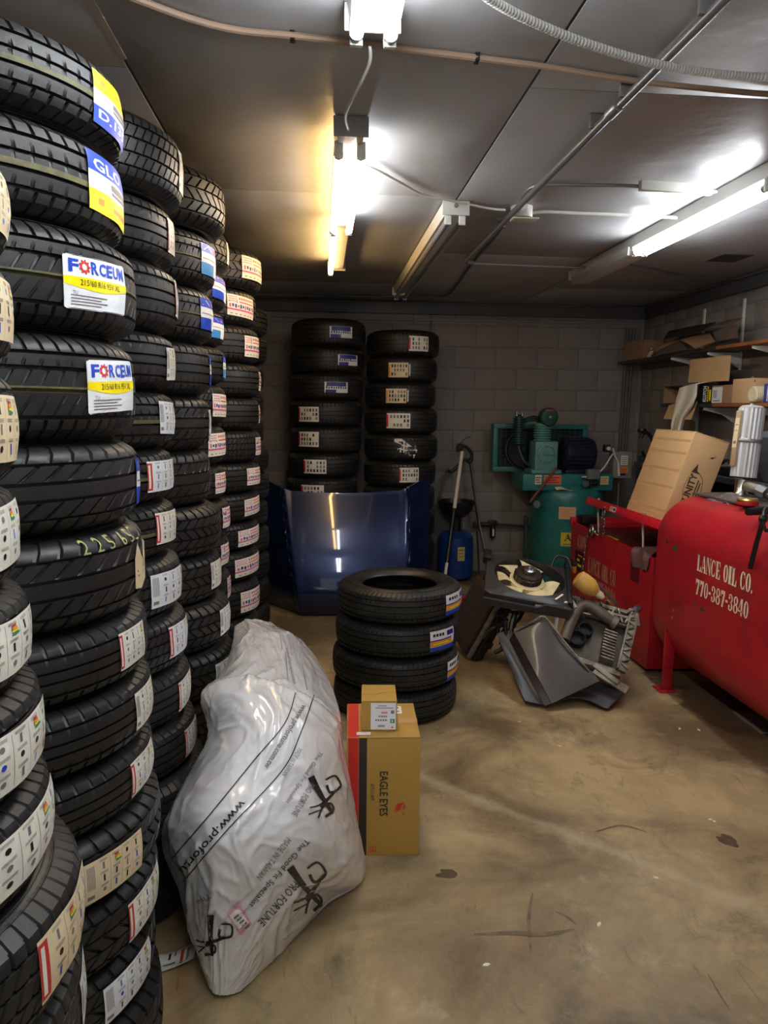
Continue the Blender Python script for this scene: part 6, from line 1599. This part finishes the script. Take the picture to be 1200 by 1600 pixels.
k = shift(MB(), t); k.tube([HT @ Vector(p) for p in [(W1*.02, H1*.75, .01), (W1*.06, H1*.45, .03), (W1*.14, H1*.2, .045), (W1*.28, H1*.14, .05), (W1*.5, H1*.2, .04), (W1*.72, H1*.25, .02)]], [.03]*6+[.034]*5+[.032]*10+[.034]*5 if False else .033, bronze, 14, smooth=6); k.build('pipe_elbow', t)
k = shift(MB(), t); k.cyl(HT @ Vector((W1*.66, H1*.235, .022)), HT @ Vector((W1*.74, H1*.255, .018)), .039, cast_alu, 16); k.build('pipe_clamp', t)
for (x, y, r) in ((.3, .46, .045), (.2, .64, .05)):
    k = shift(MB(), t); k.lathe([(r, -.03), (r, .01), (r*.8, .014), (r*.76, -.02), (0, -.02)], black_matte, 24, HT @ Matrix.Translation((W1*x, H1*y, 0))); k.build('lamp_socket', t)
sb = mat('silver bracket', (168, 164, 158), .4, .4, var=.2, vscale=20)
k = shift(MB(), t)
for (xa, ya), (xb, yb_), wd_ in (((836, 946), (884, 950), .022), ((872, 950), (868, 986), .02), ((846, 956), (862, 976), .012), ((884, 940), (889, 958), .03), ((862, 990), (878, 1000), .012), ((893, 938), (900, 950), .02)):
    a_, b_ = at(xa, ya, Y=3.97), at(xb, yb_, Y=3.93); k.box((0, 0, (b_-a_).length/2), (wd_, .012, (b_-a_).length), sb, along(a_, b_), bev=.002)
k.build('left_bracket', t)['kind'] = 'stuff'
k = shift(MB(), t)
for i in range(20):
    a_ = at(rj.uniform(778, 806), rj.uniform(948, 1005), Y=rj.uniform(4.15, 4.3)); b_ = a_+Vector((rj.uniform(-.1, .1), rj.uniform(-.02, .06), rj.uniform(-.12, .1)))
    k.tube([a_, (a_+b_)/2+Vector((rj.uniform(-.03, .03), 0, rj.uniform(-.03, .03))), b_], rj.uniform(.005, .014), rj.choice([black_plastic, black_matte, dark_grey]), 6, smooth=3)
k.build('cable_tangle', t)['kind'] = 'stuff'
# amber bottle
p = at(917, 914, Y=4.02); d_ = (at(946, 937, Y=3.98)-p).normalized()
t = thing('amber_bottle', 'amber plastic bottle lying between fan shroud and red washer', 'bottle', p)
k = shift(MB(), t); k.lathe([(.03, -.075), (.05, -.065), (.056, -.03), (.054, .02), (.04, .055), (.022, .075)], mat('amber plastic', (206, 160, 78), .4, var=.15, vscale=10), 24, along(p, p+d_)); k.build('bottle_body', t)
k = shift(MB(), t); k.lathe([(.024, .075), (.022, .1), (.012, .12)], mat('clear nozzle', (220, 206, 176), .4), 16, along(p, p+d_)); k.build('nozzle', t)
k = shift(MB(), t); k.cyl(p+Vector((.05, .03, .03)), p+d_*.2+Vector((.02, 0, .01)), .006, dark_grey, 8); k.build('stick', t)
p = at(897, 889, Y=4.36)
t = thing('orange_part', 'small orange plug on black wires behind the fan shroud', 'plug', p)
k = MB(); k.box((0, 0, 0), (.02, .03, .05), mat('orange plastic', (206, 120, 40), .5), bev=.004); k.box((0, 0, .03), (.028, .036, .02), black_plastic, bev=.004); k.build('plug_body', t)
k = MB(); k.tube([(0, 0, .04), (-.03, .01, .07), (-.06, 0, .04), (-.05, .02, -.02)], .006, black_plastic, 6, smooth=4); k.build('plug_wire', t)
# small litter on the floor
WHERE = ['tiny tan scrap on floor just left of the bronze panel tip', 'tiny white scrap on floor in front of the red tank leg, left of two', 'tiny white scrap on floor before the red tank leg, right of two',
 'tan wood chip on floor below the car part pile', 'tiny white scrap at right of the floor, upper of a pair', 'tiny white scrap at right of the floor, lower of a pair', 'single white scrap alone in the middle right floor',
 'white scrap near the bottom, below the crossed scuff marks', 'white scrap right of the crossed scuff marks', 'tiny tan scrap left of the short tyre stack']
lit = [(812, 1128, 'tan'), (1062, 1139, 'white'), (1092, 1141, 'white'), (875, 1166, 'tan'), (1110, 1281, 'white'), (1116, 1284, 'white'), (1025, 1372, 'white'), (760, 1508, 'white'), (936, 1445, 'white'), (540, 1052, 'tan')]
for i, (x, y, c_) in enumerate(lit):
    p = at(x, y, Z=.0); k = MB()
    k.prism([(.009*cos(a_)*(1+.5*sin(i+a_*2)), .006*sin(a_)) for a_ in [2*pi*j/7 for j in range(7)]], .003, paper if c_ == 'white' else paper_tan, Matrix.Translation(p) @ Matrix.Rotation(i*.9, 4, 'Z'))
    tag(k.build('paper_scrap'), WHERE[i], 'scrap', 'paper scraps on the floor')
